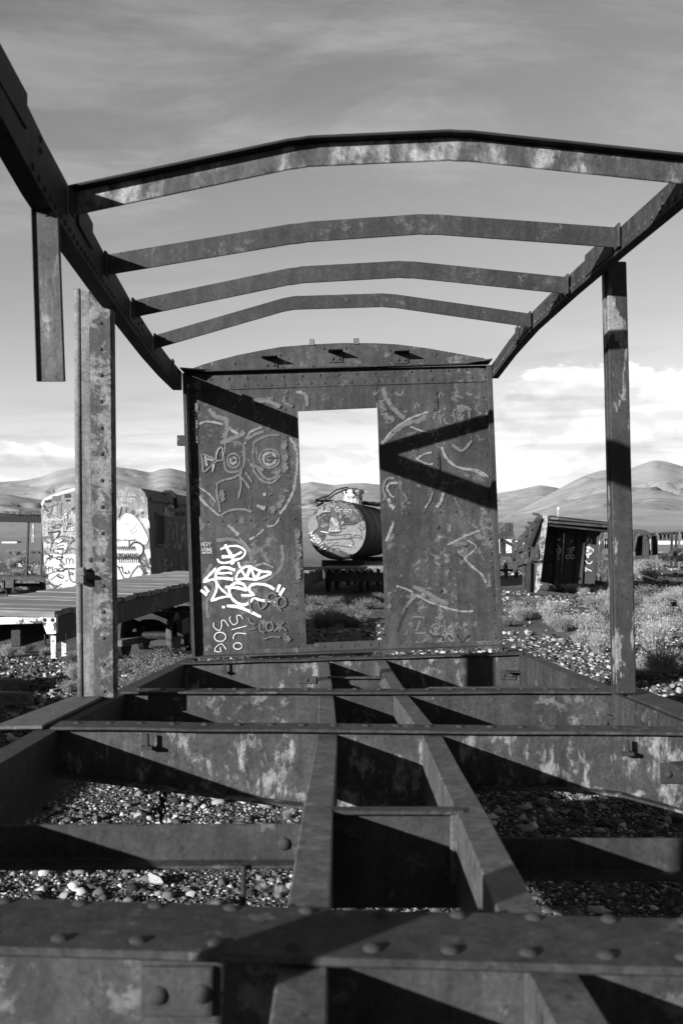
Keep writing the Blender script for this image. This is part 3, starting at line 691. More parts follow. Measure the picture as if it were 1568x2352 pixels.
for (x0, y0, x1, y1), rv in (((990, 898, 1000, 943), (906, 922, 938)), ((996, 1044, 1005, 1080), (1053, 1067))):
    MB().extr([Q(x0, y0, .012), Q(x1+3, y0, .012), Q(x1+5, y1, .012), Q(x0+2, y1, .012)], (0, .012, 0)).build('stiffener', M_WALL, wall, .002)
    for y in rv: rivet(wall, Q((x0+x1)/2+2.5, y, .012), .011, FRONT, RIVW)
# bolt box outside the left corner
MB().box(P(418, 1012, 8.25), .075, .05, .085).build('bolt_box', M_FRAME, wall, .004)

# graffiti on the end wall
wn = Vector((0, -1, 0))
def wink(cr): return Ink(cr, lambda x, y: Q(x, y, .0), wn)
def lower(x, y): return Q(x, y, .009)
K = Ink(crop(440, 940, 4.9), lambda x, y: Q(x, y, .0), wn); S = K.stroke; K.halo = True
S('pale', 30, [(150, 530), (200, 490)]); S('pale', 36, [(230, 465), (300, 440), (400, 445), (510, 475)]); S('pale', 46, [(565, 505), (650, 560), (700, 600)])
S('pale', 38, [(960, 510), (850, 555), (800, 620), (775, 710)])
S('pale', 40, [(1320, 640), (1385, 760), (1400, 900), (1385, 1100), (1340, 1300), (1240, 1480), (1190, 1545)])
S('pale', 40, [(190, 1290), (290, 1410), (400, 1510), (480, 1580)]); S('pale', 26, [(190, 1200), (300, 1270), (380, 1340), (430, 1400)])
S('mid', 26, [(540, 710), (525, 850), (540, 1000), (600, 1045), (700, 1030), (755, 980), (770, 850), (750, 700)])
S('mid', 62, [(500, 690), (600, 650), (720, 600), (770, 560)]); S('mid', 62, [(550, 420), (560, 540), (520, 640)]); S('mid', 60, [(360, 310), (430, 380), (560, 410)])
S('mid', 24, ring(640, 905, 75, 85)); S('pale', 38, ring(635, 905, 34, 36)); S('mid', 26, ring(635, 905, 8, 9))
S('mid', 30, [(880, 690), (960, 640), (1080, 600), (1190, 600)]); S('mid', 40, [(820, 640), (900, 590), (1000, 560)]); S('mid', 22, [(885, 700), (870, 850), (890, 940)])
S('mid', 26, ring(1068, 880, 120, 112)); S('pale', 50, ring(1068, 885, 76, 72)); S('mid', 40, ring(1062, 880, 20, 20))
S('mid', 32, [(930, 1010), (1000, 1100), (1070, 1130), (1150, 1090), (1200, 1010)]); S('mid', 32, [(860, 960), (900, 1060), (1000, 1155), (1110, 1165), (1200, 1080)]); S('mid', 44, [(850, 960), (920, 980), (1000, 1020)])
S('mid', 28, [(740, 1000), (720, 1100), (730, 1200), (700, 1350)]); S('mid', 30, [(440, 1180), (520, 1140), (640, 1110), (740, 1040)]); S('mid', 28, [(445, 1180), (440, 1300), (460, 1400), (480, 1520)])
S('mid', 30, [(490, 1560), (600, 1500), (760, 1490), (860, 1520)]); S('faint', 20, [(845, 1350), (830, 1480)]); S('mid', 30, [(700, 1080), (780, 1160), (830, 1240)]); S('mid', 30, [(790, 1060), (860, 1160)])
S('pale', 18, [(705, 1270), (700, 1355)])
S('mid', 24, [(250, 810), (270, 930), (285, 1040), (400, 940), (440, 900), (330, 850), (250, 810)]); S('pale', 50, [(300, 860), (310, 920), (320, 970)]); S('pale', 40, [(330, 890), (410, 900)])
S('pale', 24, [(430, 880), (440, 810), (470, 760), (500, 750), (515, 830), (512, 910)]); S('pale', 36, [(400, 960), (385, 1045)]); S('mid', 26, [(430, 905), (510, 905)])
S('pale', 60, [(935, 1450), (1020, 1480)]); K.disc('pale', 1010, 1310, 22); S('faint', 24, [(1040, 1340), (1100, 1300), (1160, 1370)]); S('faint', 120, [(1100, 1500), (1200, 1400), (1260, 1250)])
S('faint', 60, [(860, 190), (1000, 175), (1120, 170)]); S('mid', 50, [(870, 200), (1050, 200), (1200, 260)]); S('faint', 70, [(1280, 90), (1250, 200), (1350, 260)]); S('mid', 46, [(1400, 90), (1500, 120), (1520, 260)]); S('pale', 34, [(1400, 85), (1460, 85)])
S('faint', 120, [(500, 1290), (520, 1400)]); S('faint', 90, [(190, 250), (180, 500), (190, 700)]); S('faint', 100, [(1240, 700), (1260, 900), (1250, 1050)])
K.done(wall)
K = Ink(crop(440, 1280, 4.9), lower, wn); S = K.stroke; K.halo = True
S('mid', 44, [(430, 520), (520, 610), (650, 680), (800, 710), (950, 700), (1080, 640), (1190, 540), (1230, 400), (1215, 250)]); S('mid', 46, [(450, 190), (600, 180), (720, 220), (810, 300), (860, 430)])
S('mid', 42, [(650, 650), (660, 580), (720, 520), (860, 440)]); S('mid', 42, [(370, 490), (330, 570), (290, 660), (380, 720), (390, 800), (330, 900), (320, 1000), (335, 1120)])
S('faint', 150, [(900, 330), (1000, 260), (1120, 150)]); S('faint', 130, [(900, 250), (1050, 400), (1150, 450)])
S('pale', 52, [(590, 20), (700, 130)]); S('pale', 36, [(840, 180), (940, 120), (1000, 60)]); S('pale', 30, [(720, 180), (800, 260), (850, 340)]); S('pale', 30, [(900, 500), (1000, 470), (1120, 520)]); S('pale', 30, [(1190, -70), (1130, 10), (1040, 30)])
for w_, p in ((24, [(490, 300), (560, 270), (680, 260), (760, 300), (780, 340), (740, 400), (640, 440)]), (42, [(545, 250), (600, 350), (640, 430), (610, 480)]), (36, [(510, 390), (640, 380), (740, 330)]),
  (24, [(450, 420), (480, 455), (560, 460), (640, 430), (700, 410)]), (32, [(290, 680), (360, 600), (430, 530)]), (36, [(430, 600), (480, 530), (560, 520), (660, 550)]), (36, [(430, 600), (440, 640), (560, 650), (640, 660)]),
  (26, [(470, 590), (600, 580), (620, 600)]), (30, [(285, 690), (420, 660), (440, 760), (410, 850), (380, 910), (480, 880), (590, 860)]), (28, [(420, 670), (480, 760), (580, 850)]), (30, [(670, 660), (690, 590), (760, 520), (830, 500)]),
  (30, [(830, 500), (960, 560), (1090, 580), (1000, 630), (900, 660), (780, 650), (670, 665)]), (34, [(740, 560), (800, 630), (840, 520), (900, 640), (960, 570)]), (36, [(550, 750), (680, 760), (800, 790)]),
  (36, [(800, 790), (760, 720), (680, 700), (610, 740), (590, 800), (620, 880), (700, 950), (780, 960), (850, 920), (880, 850), (830, 790), (850, 730), (940, 715), (1040, 730), (1130, 780)]), (30, [(740, 850), (860, 850)]), (30, [(890, 880), (980, 910), (1140, 920)]),
  (36, [(300, 750), (345, 815)]), (36, [(260, 790), (325, 850)]), (36, [(1190, 730), (1160, 810)]), (36, [(1240, 770), (1190, 850)]), (28, [(510, 990), (540, 990)]), (36, [(570, 975), (700, 990), (850, 1050), (970, 1110)]), (26, [(700, 460), (720, 520)])):
    S('white', w_, p)
S('mid', 26, [(820, 880), (835, 960), (860, 1060)]); S('mid', 20, [(750, 885), (900, 865)])
for w_, p in ((12, [(605, 1105), (595, 1140), (640, 1200), (690, 1170), (680, 1100), (720, 1090), (755, 1130)]), (13, [(620, 1260), (700, 1240), (800, 1215)]), (13, [(640, 1370), (645, 1330), (690, 1300), (795, 1310)]), (13, ring(692, 1455, 50, 38)),
  (12, [(405, 1180), (410, 1230), (470, 1270), (500, 1220), (500, 1155), (540, 1155), (585, 1220)]), (13, ring(482, 1345, 68, 55)), (12, [(420, 1515), (430, 1470), (500, 1430), (555, 1495)]), (12, [(420, 1520), (490, 1520), (480, 1470)])): S('thin', w_, p)
K.text('thin', 'MERV', 258, 262, 46, 6, 30); K.text('thin', 'ATORE', 258, 320, 36, 6, 27); K.text('thin', '.HAVANC.', 250, 352, 24, 5, 20)
for w_, p in ((24, [(820, 1130), (850, 1180), (900, 1195)]), (20, [(820, 1260), (910, 1245)]), (22, [(950, 1200), (960, 1270), (1010, 1290)]), (20, ring(1070, 1220, 42, 50)), (22, [(1130, 1270), (1240, 1170)]), (22, [(1170, 1190), (1270, 1270)]), (18, [(1010, 1370), (1100, 1345), (1200, 1350)]),
  (24, [(930, 930), (960, 1010), (1030, 960), (1020, 900)]), (24, ring(1095, 870, 58, 45)), (22, ring(1210, 930, 55, 60)), (22, [(1120, 950), (1210, 1030)])): S('mid', w_, p)
S('faint', 90, [(1400, 100), (1420, 400), (1410, 700)]); S('faint', 110, [(1200, 1250), (1300, 1400)])
K.done(wall)
K = Ink(crop(910, 900, 4.9), lambda x, y: Q(x, y, .0), wn); S = K.stroke; K.halo = True
S('mid', 62, [(130, 880), (250, 760), (400, 660), (560, 620), (640, 560)]); S('mid', 62, [(130, 250), (160, 360), (260, 490), (380, 600)])
S('pale', 34, [(110, 900), (180, 800), (280, 700), (420, 610), (560, 550), (660, 520)])
for w_, p in ((24, [(270, 290), (320, 320), (350, 300), (370, 245)]), (22, [(505, 470), (520, 410), (560, 460)]), (22, [(780, 350), (810, 290), (850, 320)]), (20, [(950, 370), (990, 320), (1020, 330), (1080, 355)]), (36, [(1130, 300), (1190, 320)]),
  (22, [(780, 595), (860, 550)]), (26, [(800, 560), (812, 670)]), (22, [(850, 600), (870, 650), (930, 670), (980, 630), (975, 580), (940, 560)]), (20, [(960, 560), (970, 500), (1040, 490), (1050, 540), (1010, 590), (1060, 610), (1110, 625)]), (24, [(1080, 450), (1180, 490)]), (24, [(1145, 470), (1155, 640)])): S('mid', w_, p)
for x, y in ((745, 545), (730, 585), (795, 515), (860, 480)): K.disc('mid', x, y, 20)
S('pale', 30, [(460, 700), (560, 740), (660, 760), (760, 755), (780, 810)]); S('pale', 26, [(740, 750), (700, 810)]); S('faint', 90, [(300, 880), (400, 820), (520, 780), (600, 830)]); S('faint', 130, [(120, 420), (140, 560), (250, 640)]); S('faint', 60, [(20, 300), (80, 260)])
S('pale', 35, [(520, 1080), (600, 1030), (700, 1000)]); S('pale', 30, [(520, 1080), (640, 1140), (720, 1140)]); S('pale', 42, [(820, 950), (870, 1060), (960, 1150), (1080, 1200), (1200, 1220), (1350, 1290)]); S('pale', 30, [(1150, 1200), (1280, 1230), (1380, 1300)]); S('faint', 80, [(1050, 1230), (1200, 1290), (1350, 1350)])
S('mid', 36, [(150, 1540), (120, 1420), (170, 1320), (260, 1310)]); S('pale', 38, [(280, 1370), (200, 1380), (170, 1440), (220, 1520), (260, 1540)]); S('faint', 60, [(320, 1300), (340, 1450), (400, 1560), (340, 1630)]); S('pale', 60, [(190, 1570), (210, 1630), (260, 1670)])
S('pale', 26, [(710, 1480), (680, 1580), (620, 1670)]); S('pale', 50, [(840, 1500), (810, 1600), (760, 1660)]); S('faint', 56, [(980, 1560), (1030, 1660)]); S('mid', 36, [(960, 920), (1040, 980), (1100, 960), (1180, 860)]); S('faint', 30, [(950, 1450), (960, 1380), (1040, 1340), (1110, 1390)])
S('faint', 110, [(1250, 480), (1290, 600)])
K.done(wall)
K = Ink(crop(910, 1240, 4.9), lower, wn); S = K.stroke; K.halo = True
S('pale', 46, [(240, 180), (210, 270), (160, 400)]); S('faint', 30, [(340, 30), (345, 110)]); S('faint', 90, [(230, 330), (200, 500)]); S('faint', 46, [(1050, 50), (1120, 150), (1250, 240)])
S('pale', 36, [(900, 440), (1000, 390), (1120, 330), (1270, 270)]); S('pale', 26, [(1130, 390), (1230, 460), (1180, 530), (1090, 600)]); S('pale', 36, [(1090, 600), (1180, 700), (1300, 800), (1350, 900)]); S('faint', 90, [(1000, 440), (1120, 440), (1110, 540)])
S('pale', 32, [(290, 940), (400, 970), (480, 1010)]); S('mid', 56, [(500, 950), (620, 1000), (760, 1090), (900, 1150)]); S('pale', 34, [(520, 1040), (640, 1110), (800, 1170), (960, 1220), (1080, 1240), (1200, 1230)]); S('mid', 40, [(510, 1050), (420, 1150), (360, 1280)]); S('dark', 26, [(400, 1200), (340, 1340), (290, 1480)])
S('faint', 70, [(200, 1030), (190, 1250)]); S('mid', 26, [(460, 1310), (540, 1300), (620, 1315)]); S('faint', 60, [(450, 1390), (480, 1420)]); S('mid', 28, [(560, 1360), (530, 1450), (500, 1490), (640, 1495)])
S('mid', 24, [(700, 1440), (790, 1440), (780, 1390), (720, 1400), (690, 1470), (740, 1520), (800, 1500)]); S('mid', 22, [(855, 1340), (870, 1480)]); S('mid', 20, [(950, 1420), (880, 1470), (920, 1490)]); S('mid', 20, [(1000, 1450), (1030, 1420), (1070, 1450)])
S('dark', 22, [(1000, 1520), (1060, 1610), (1150, 1520)], False); S('dark', 20, [(700, 1530), (830, 1540), (830, 1590)], False); S('dark', 20, [(900, 1520), (940, 1570)]); S('dark', 18, [(980, 550), (1080, 610)]); S('faint', 80, [(900, 200), (920, 300)]); S('faint', 100, [(1380, 800), (1390, 950)])
K.done(wall)

# the frame rests on stacks of old sleepers
def sleeper_stack(x, y, h, lab):
    s_ = thing('sleeper_stack', lab, 'timber stack', (x, y, gz(x, y)))
    n = max(2, int(round(h/.17)))
    for k in range(n):
        z = gz(x, y)+h*(k+.5)/n
        for j in (-1, 1):
            c = Vector((x, y, z)); e = Vector((.30, 0, 0)) if k % 2 == 0 else Vector((0, .30, 0)); f = Vector((0, .17*j, 0)) if k % 2 == 0 else Vector((.17*j, 0, 0))
            MB().bar(c+f-e, c+f+e, .16, h/n+.004).build('sleeper', M_TIMBER, s_, .006)
for x, y in ((-1.0, 8.12), (1.1, 8.12), (-1.0, -1.3), (1.3, -1.3)):
    zt = deck(y, x)-.268-(.0 if abs(y) > 3 else 0)
    sleeper_stack(x, y, zt-gz(x, y)+.012, 'old timber sleeper stack carrying the ' + ('right' if x > 0 else 'left') + ' side sill under the ' + ('graffitied end wall' if y > 3 else 'near floor end'))

# ================================================================ OTHER WRECKS
def along(p, dirx, dist): return Vector((p[0]+dirx*dist, p[1]+dist, p[2]))
# ---------------- plank-decked flat wagon on the left
d0 = 9.6; c0 = P(129, 1403, d0); DX = .0507; WFL = 1.24; LFL = 11.0; zt = c0.z
fw = thing('flat_wagon', 'flat railway wagon with weathered plank deck and flaking white end beam', 'wagon', (c0.x-.9, d0+6, gz(c0.x-.9, d0+6)))
A = [Vector((c0.x-WFL, d0, zt+.03)), Vector((c0.x, d0, zt)), along((c0.x, d0, zt), DX, LFL), along((c0.x-WFL, d0, zt+.03), DX, LFL)]
nb = 60
for k in range(nb):                                        # cross planks of the deck
    f0, f1 = k/nb, (k+.965)/nb; dz = Vector((0, 0, random.uniform(-.008, .008))); ov = random.uniform(-.02, .03)
    q = [A[0].lerp(A[3], f0)+dz, A[1].lerp(A[2], f0)+dz+Vector((ov, 0, 0)), A[1].lerp(A[2], f1)+dz+Vector((ov, 0, 0)), A[0].lerp(A[3], f1)+dz]
    MB().extr(q, (0, 0, -.06)).build('deck_plank', M_WOOD, fw, .006)
sb = MB(); q0 = c0+Vector((-.02, .10, -.062)); q1 = along(q0, DX, LFL-.2)
sb.extr([q0, q1, q1+Vector((0, 0, -.26)), q0+Vector((0, 0, -.26))], (-.08, 0, 0)); sb.build('side_beam', M_WRED, fw, .01)
sb = MB(); q0 = c0+Vector((-WFL+.08, .10, -.04)); q1 = along(q0, DX, LFL-.2)
sb.extr([q0, q1, q1+Vector((0, 0, -.26)), q0+Vector((0, 0, -.26))], (-.08, 0, 0)); sb.build('side_beam', M_WRED, fw, .01)
for x in (.4, .8):
    q0 = c0+Vector((-x, .2, -.07)); q1 = along(q0, DX, LFL-.4); MB().extr([q0, q1, q1+Vector((0, 0, -.3)), q0+Vector((0, 0, -.3))], (-.1, 0, 0)).build('centre_beam', M_WRED, fw, .01)
eb = MB().extr([P(-190, 1425, d0+.02), P(96, 1414, d0+.02), P(96, 1432, d0+.02), P(-190, 1440, d0+.02)], (0, .10, 0)); eb.build('end_beam', M_WHITE, fw, .004)
MB().extr([P(90, 1413, d0+.01), P(130, 1410, d0+.01), P(130, 1456, d0+.01), P(108, 1457, d0+.01)], (0, .05, 0)).build('corner_bracket', M_WHITE, fw, .004)
for x, y in ((103, 1424), (121, 1424)): rivet(fw, P(x, y, d0+.01), .02, FRONT)
st = MB(); st.extr([P(117, 1460, d0+.02), P(129, 1461, d0+.02), P(129, 1513, d0+.02), P(117.5, 1513, d0+.02)], (0, .012, 0)).build('step_strap', M_WHITE, fw, .002)
st = MB(); st.extr([P(141, 1452, d0+.35), P(152, 1455, d0+.35), P(153.5, 1508, d0+.35), P(142, 1510, d0+.35)], (0, .012, 0)).build('step_strap', M_WHITE, fw, .002)
st = MB(); st.extr([P(129, 1511, d0+.02), P(131, 1511, d0+.02), P(154, 1506, d0+.35), P(142, 1508, d0+.35)], (0, 0, -.012)).build('step_tread', M_WHITE, fw)
st = MB(); st.tube([P(104, 1457, d0+.05), P(104, 1478, d0+.05), P(110, 1484, d0+.05), P(117, 1478, d0+.05)], .012, 6); st.build('coupling_hook', M_BLACK, fw)
def wheelset(par, c, dirx, gauge=1.0, r=.38):
    ax_ = Vector((1, -dirx, 0)).normalized(); o = MB().tube([c-ax_*gauge/2, c+ax_*gauge/2], .06, 8).build('wheelset', M_WRED, par)
    for s2 in (-1, 1):
        w0 = c+ax_*(s2*gauge/2); MB().tube([w0-ax_*.05, w0-ax_*.045, w0+ax_*.045, w0+ax_*.05], [r*.9, r, r, r*.9], 20).build('wheel', M_WRED, o)
    return o
for dd in (6.2, 7.5, 9.2, 10.4):
    p = along((c0.x-WFL/2, d0, 0), DX, dd); p.z = gz(p.x, p.y)+.36; wheelset(fw, p, DX, .8, .37)
for dd in (6.85, 9.8):
    p = along((c0.x-WFL/2, d0, .5), DX, dd)
    for s2 in (-1, 1): MB().box(p+Vector((s2*.50, 0, 0)), .10, 1.9, .24).build('bogie_frame', M_WRED, fw, .01)
    MB().box(p+Vector((0, 0, .08)), 1.2, .35, .22).build('bogie_bolster', M_WRED, fw, .01)

# ---------------- white railcar end with graffiti
dr = 26.0; DR = .094
prof = [(108, 1400), (95, 1172), (99, 1158), (107, 1146), (122, 1136), (150, 1126), (185, 1119), (225, 1115), (267, 1114), (300, 1117), (324, 1122), (334, 1131), (340, 1146), (352, 1395)]
rc = thing('railcar', 'abandoned railcar with its white end wall covered in graffiti and a dark side', 'railcar', (P(222, 1300, dr+7).x, dr+7, 0))
sec = [P(x, y, dr) for x, y in prof]; sec[0].z = .45; sec[-1].z = .45
bk = [along(p, DR, 16) for p in sec]
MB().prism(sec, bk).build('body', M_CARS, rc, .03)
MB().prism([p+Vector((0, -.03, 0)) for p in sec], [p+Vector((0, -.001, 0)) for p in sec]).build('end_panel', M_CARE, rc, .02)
sp0 = P(352, 1300, dr); nside = Vector((1, -DR, 0)).normalized()
slp = (sec[-2]-sec[-1]); slp.normalize(); along_v = Vector((DR, 1, 0)).normalized(); nside = along_v.cross(slp).normalized()
if nside.x < 0: nside = -nside
def side_pt(px, py): return on_plane(px, py, sec[-2], nside)
MB().extr([side_pt(356, 1179), side_pt(375, 1184), side_pt(376, 1253), side_pt(358, 1252)], nside*.012).build('window', M_BLACK, rc); rwin = bpy.context.scene.collection.objects[-1]
wnd = MB()
for a, b_ in (((356, 1179), (375, 1184)), ((358, 1252), (376, 1253)), ((356, 1179), (358, 1252)), ((375, 1184), (376, 1253))): wnd.bar(side_pt(*a)+nside*.01, side_pt(*b_)+nside*.01, .06, .06)
wnd.build('window_frame', M_CARS, rwin)
for x in (404, 417): MB().extr([side_pt(x, 1176), side_pt(x+7, 1177), side_pt(x+7, 1184), side_pt(x, 1183)], nside*.02).build('vent', M_BLACK, rc)
MB().bar(side_pt(345, 1146)+nside*.02, along(side_pt(345, 1146)+nside*.02, DR, 15), .06, .10).build('gutter', M_POSTS, rc)
vb = along(P(345, 1117, dr), DR, 2.0); m = MB()
vb += Vector((-.05, 0, -.16)); m.tube([vb+Vector((-.28, 0, -.25)), vb+Vector((-.22, 0, .02)), vb+Vector((-.1, 0, .10)), vb+Vector((.05, 0, .10)), vb+Vector((.17, 0, .02)), vb+Vector((.22, 0, -.35))], .06, 8); m.build('roof_vent', M_BLACK, rc)
for dd in (2.5, 4.6, 11.5, 13.6):
    p = along((P(222, 1300, dr).x, dr, 0), DR, dd); p.z = gz(p.x, p.y)+.42; wheelset(rc, p, DR, 1.3, .43)
EN = Vector((0, -1, 0))
K = Ink(crop(270, 1130, 7.35), lambda x, y: P(x, y, dr-.035), EN); S = K.stroke
K.blob('fwhite', [(100, 1060), (180, 980), (240, 915), (330, 905), (430, 950), (540, 1080), (640, 1260), (685, 1370), (640, 1480), (560, 1450), (450, 1385), (250, 1385), (100, 1330)])
K.blob('fwhite', [(100, 1420), (300, 1400), (560, 1440), (600, 1560), (560, 1700), (520, 1780), (600, 1900), (640, 2000), (600, 2120), (300, 2160), (100, 2130)])
K.blob('fwhite', [(560, 1000), (680, 1020), (700, 1180), (640, 1180), (590, 1090)]); K.blob('fwhite', [(610, 1560), (710, 1570), (720, 1800), (740, 2060), (660, 2080), (650, 1800)])
S('fgrey', 13, [(160, 1040), (240, 918), (330, 905), (430, 950), (540, 1080), (640, 1260), (682, 1370), (640, 1470), (580, 1470)]); S('fblack', 13, [(250, 1375), (330, 1395), (420, 1390), (460, 1360)])
S('fblack', 9, [(270, 1080), (300, 1110), (340, 1120)]); S('fblack', 9, [(475, 1090), (420, 1190), (360, 1220), (400, 1265), (490, 1205)]); S('fblack', 26, [(340, 1400), (340, 1540)])
S('fblack', 34, [(360, 1490), (430, 1430), (540, 1450), (590, 1520), (580, 1620), (520, 1740), (570, 1830)]); S('fgrey', 30, [(620, 1640), (560, 1720), (640, 1760), (620, 1640)])
for a in range(9): S('fblack', 12, [(120+a*36, 1480+random.randint(0, 30)), (140+a*36, 1560), (150+a*36, 1500), (175+a*36, 1590)])
for a in range(12): S('fblack', 15, [(120+a*34, 1620+random.randint(0, 40)), (135+a*34, 1740), (160+a*34, 1640), (165+a*34, 1800)])
for a in range(5): S('fblack', 12, ring(150+a*80, 1680, 34, 55, 9))
S('fgrey', 30, [(500, 1850), (400, 1970), (340, 2090)]); S('fblack', 20, [(130, 1850), (220, 2030), (270, 2110)]); S('fgrey', 70, [(540, 1850), (620, 1960), (600, 2080)]); S('fgrey', 60, [(640, 1750), (690, 1900)]); S('fblack', 18, [(220, 1880), (230, 1960), (300, 1990), (360, 1960)]); K.disc('fblack', 325, 1945, 14); K.disc('fblack', 275, 1965, 12)
K.disc('fgrey', 400, 885, 38, 42); K.disc('fgrey', 480, 950, 22); S('fblack', 22, [(200, 790), (180, 900), (140, 1010)]); S('fgrey', 24, [(290, 810), (270, 880)]); S('fblack', 12, [(545, 880), (570, 915), (600, 880)])
K.text('fwhite', '20O', 140, 590, 80, 9, 50, .1); K.text('fwhite', 'ECH.', 320, 590, 40, 7, 46, .1); K.text('fwhite', 'GIGS?', 190, 690, 75, 11, 55, .12); K.text('fwhite', 'UERO', 545, 620, 45, 8, 30, 0, 1.1)
S('fblack', 14, [(670, 1160), (690, 1200)]); S('fblack', 14, [(680, 1180), (700, 1220)]); S('fblack', 30, [(705, 1720), (715, 1830)]); S('fblack', 22, [(720, 1880), (735, 2000)])
for a in range(14): S('fblack', random.choice((8, 14, 20)), [(random.randint(560, 720), y) for y in (1800+a*18, 1815+a*18)])
K.done(rc)
K = Ink(crop(0, 1150, 5.2267), lambda x, y: P(x, y, dr-.035), EN); S = K.stroke
K.blob('fwhite', [(560, 1090), (640, 1060), (800, 1070), (990, 1080), (1010, 1300), (980, 1450), (800, 1500), (650, 1480), (590, 1300)]); K.blob('fwhite', [(680, 950), (720, 870), (820, 870), (860, 950), (820, 1040), (720, 1050)])
K.blob('fwhite', [(525, 420), (560, 360), (660, 310), (800, 260), (1000, 205), (1000, 240), (820, 290), (680, 340), (580, 390), (545, 450)])
for k_, w_, p in (('fblack', 20, [(560, 440), (600, 500), (640, 560)]), ('fgrey', 18, [(640, 560), (660, 500), (680, 450)]), ('fgrey', 20, [(600, 560), (660, 625)]), ('fgrey', 16, [(790, 400), (780, 520), (815, 630)]), ('fgrey', 12, [(545, 500), (640, 460), (760, 410)]), ('fgrey', 12, [(610, 560), (700, 570), (810, 620)]),
  ('fblack', 34, [(580, 388), (660, 385)]), ('fgrey', 70, [(690, 350), (780, 350)]), ('fblack', 46, [(840, 320), (905, 315)]), ('fblack', 24, [(850, 380), (900, 375)]), ('fblack', 20, [(920, 490), (970, 465)]), ('fblack', 20, [(620, 790), (700, 780), (770, 770), (720, 870)]), ('fgrey', 22, [(640, 800), (690, 890)]), ('fgrey', 24, [(560, 850), (640, 850), (670, 900)]), ('fgrey', 20, [(560, 860), (620, 930)]),
  ('fgrey', 13, ring(765, 960, 105, 100)), ('fgrey', 24, [(690, 720), (720, 690), (775, 690), (760, 725), (700, 730)]), ('fgrey', 18, [(760, 835), (860, 840), (970, 885)]), ('fblack', 12, [(645, 1020), (660, 930), (610, 920), (740, 920)]), ('fblack', 11, [(690, 950), (820, 900)]), ('fblack', 11, [(700, 970), (820, 945)]), ('fgrey', 16, [(590, 1220), (600, 1350), (700, 1500)]), ('fgrey', 16, [(580, 1180), (640, 1100), (760, 1130), (830, 1200)]),
  ('fgrey', 20, [(780, 1175), (800, 1060)]), ('fgrey', 16, [(610, 1320), (700, 1290)]), ('fgrey', 14, [(650, 1390), (760, 1310)]), ('fgrey', 20, [(880, 1270), (900, 1380), (960, 1420), (1000, 1330)]), ('fblack', 12, [(770, 1350), (800, 1370), (822, 1342)]), ('fblack', 8, [(835, 1395), (850, 1410), (870, 1385)]), ('fgrey', 24, [(560, 1030), (640, 1080)]), ('fgrey', 20, [(830, 1040), (900, 990), (960, 1000)]), ('fblack', 20, [(730, 1260), (780, 1280), (860, 1250), (960, 1250)]), ('fgrey', 36, [(690, 1510), (735, 1460)])): S(k_, w_, p)
for a in range(5): S('fblack', 9, [(700+a*24, 985+random.randint(-8, 8)), (712+a*24, 1010), (720+a*24, 980)])
K.text('fblack', 'm', 850, 1185, 110, 10, 110); K.text('fblack', 'Marr', 625, 1290, 75, 9, 62); K.text('fwhite', 'OPK', 565, 745, 52, 9, 44); K.text('fwhite', 'NETCHKE', 770, 765, 50, 9, 30); K.text('fwhite', 'VIA', 820, 690, 40, 8, 26); K.text('fwhite', 'SOS', 900, 870, 50, 9, 28)
for a in range(10): S('fwhite', 8, [(640+a*18, 600+random.randint(0, 40)), (650+a*18, 590+random.randint(0, 30)), (655+a*18, 640)])
for a in range(90):
    x_, y_ = random.uniform(560, 1560), random.uniform(520, 1480); kk_ = 'fwhite' if y_ < 1000 else 'fblack'
    if 980 < x_ < 1490: continue
    S(random.choice((kk_, 'fgrey', kk_)), random.choice((4, 6, 8)), [(x_+random.uniform(-45, 45), y_+random.uniform(-28, 28)) for _ in range(6)])
for a in range(7): S('fwhite', 9, [(565+a*14, 910+random.randint(0, 20)), (575+a*14, 960+random.randint(0, 25))])
K.done(rc)
K = Ink(crop(270, 1130, 7.35), lambda x, y: side_pt(x, y), nside); S = K.stroke
S('fgrey', 34, [(980, 1200), (1000, 1100), (1060, 1060), (1080, 1120), (1140, 1060), (1180, 1110), (1170, 1250)]); S('fgrey', 60, [(1030, 1180), (1020, 1400), (1050, 1500)]); S('fgrey', 50, [(1180, 1200), (1190, 1500)]); S('fgrey', 40, [(1250, 1100), (1290, 1500)])
for p in ([(980, 1200), (990, 1400), (1020, 1700), (1030, 2030)], [(1080, 1130), (1090, 1500), (1130, 1800), (1170, 2030)], [(1250, 1080), (1240, 1700), (1210, 2030)], [(915, 1600), (930, 1800), (1000, 1680), (980, 1560)], [(1160, 1120), (1170, 1400)], [(1290, 1300), (1330, 1700), (1380, 2000)], [(1090, 1560), (1150, 1620), (1200, 1600)]): S('fblack', 22, p)
for a in range(40): x_, y_ = random.uniform(980, 1380), random.uniform(800, 2000); S(random.choice(('fgrey', 'fblack', 'thin')), random.choice((6, 10, 16)), [(x_+random.uniform(-30, 30), y_+random.uniform(-90, 90)) for _ in range(4)])
K.text('thin', 'OLD', 1000, 960, 90, 12, 40); K.text('thin', 'SMOREY', 1040, 800, 50, 9, 28, .1)
K.done(rc)

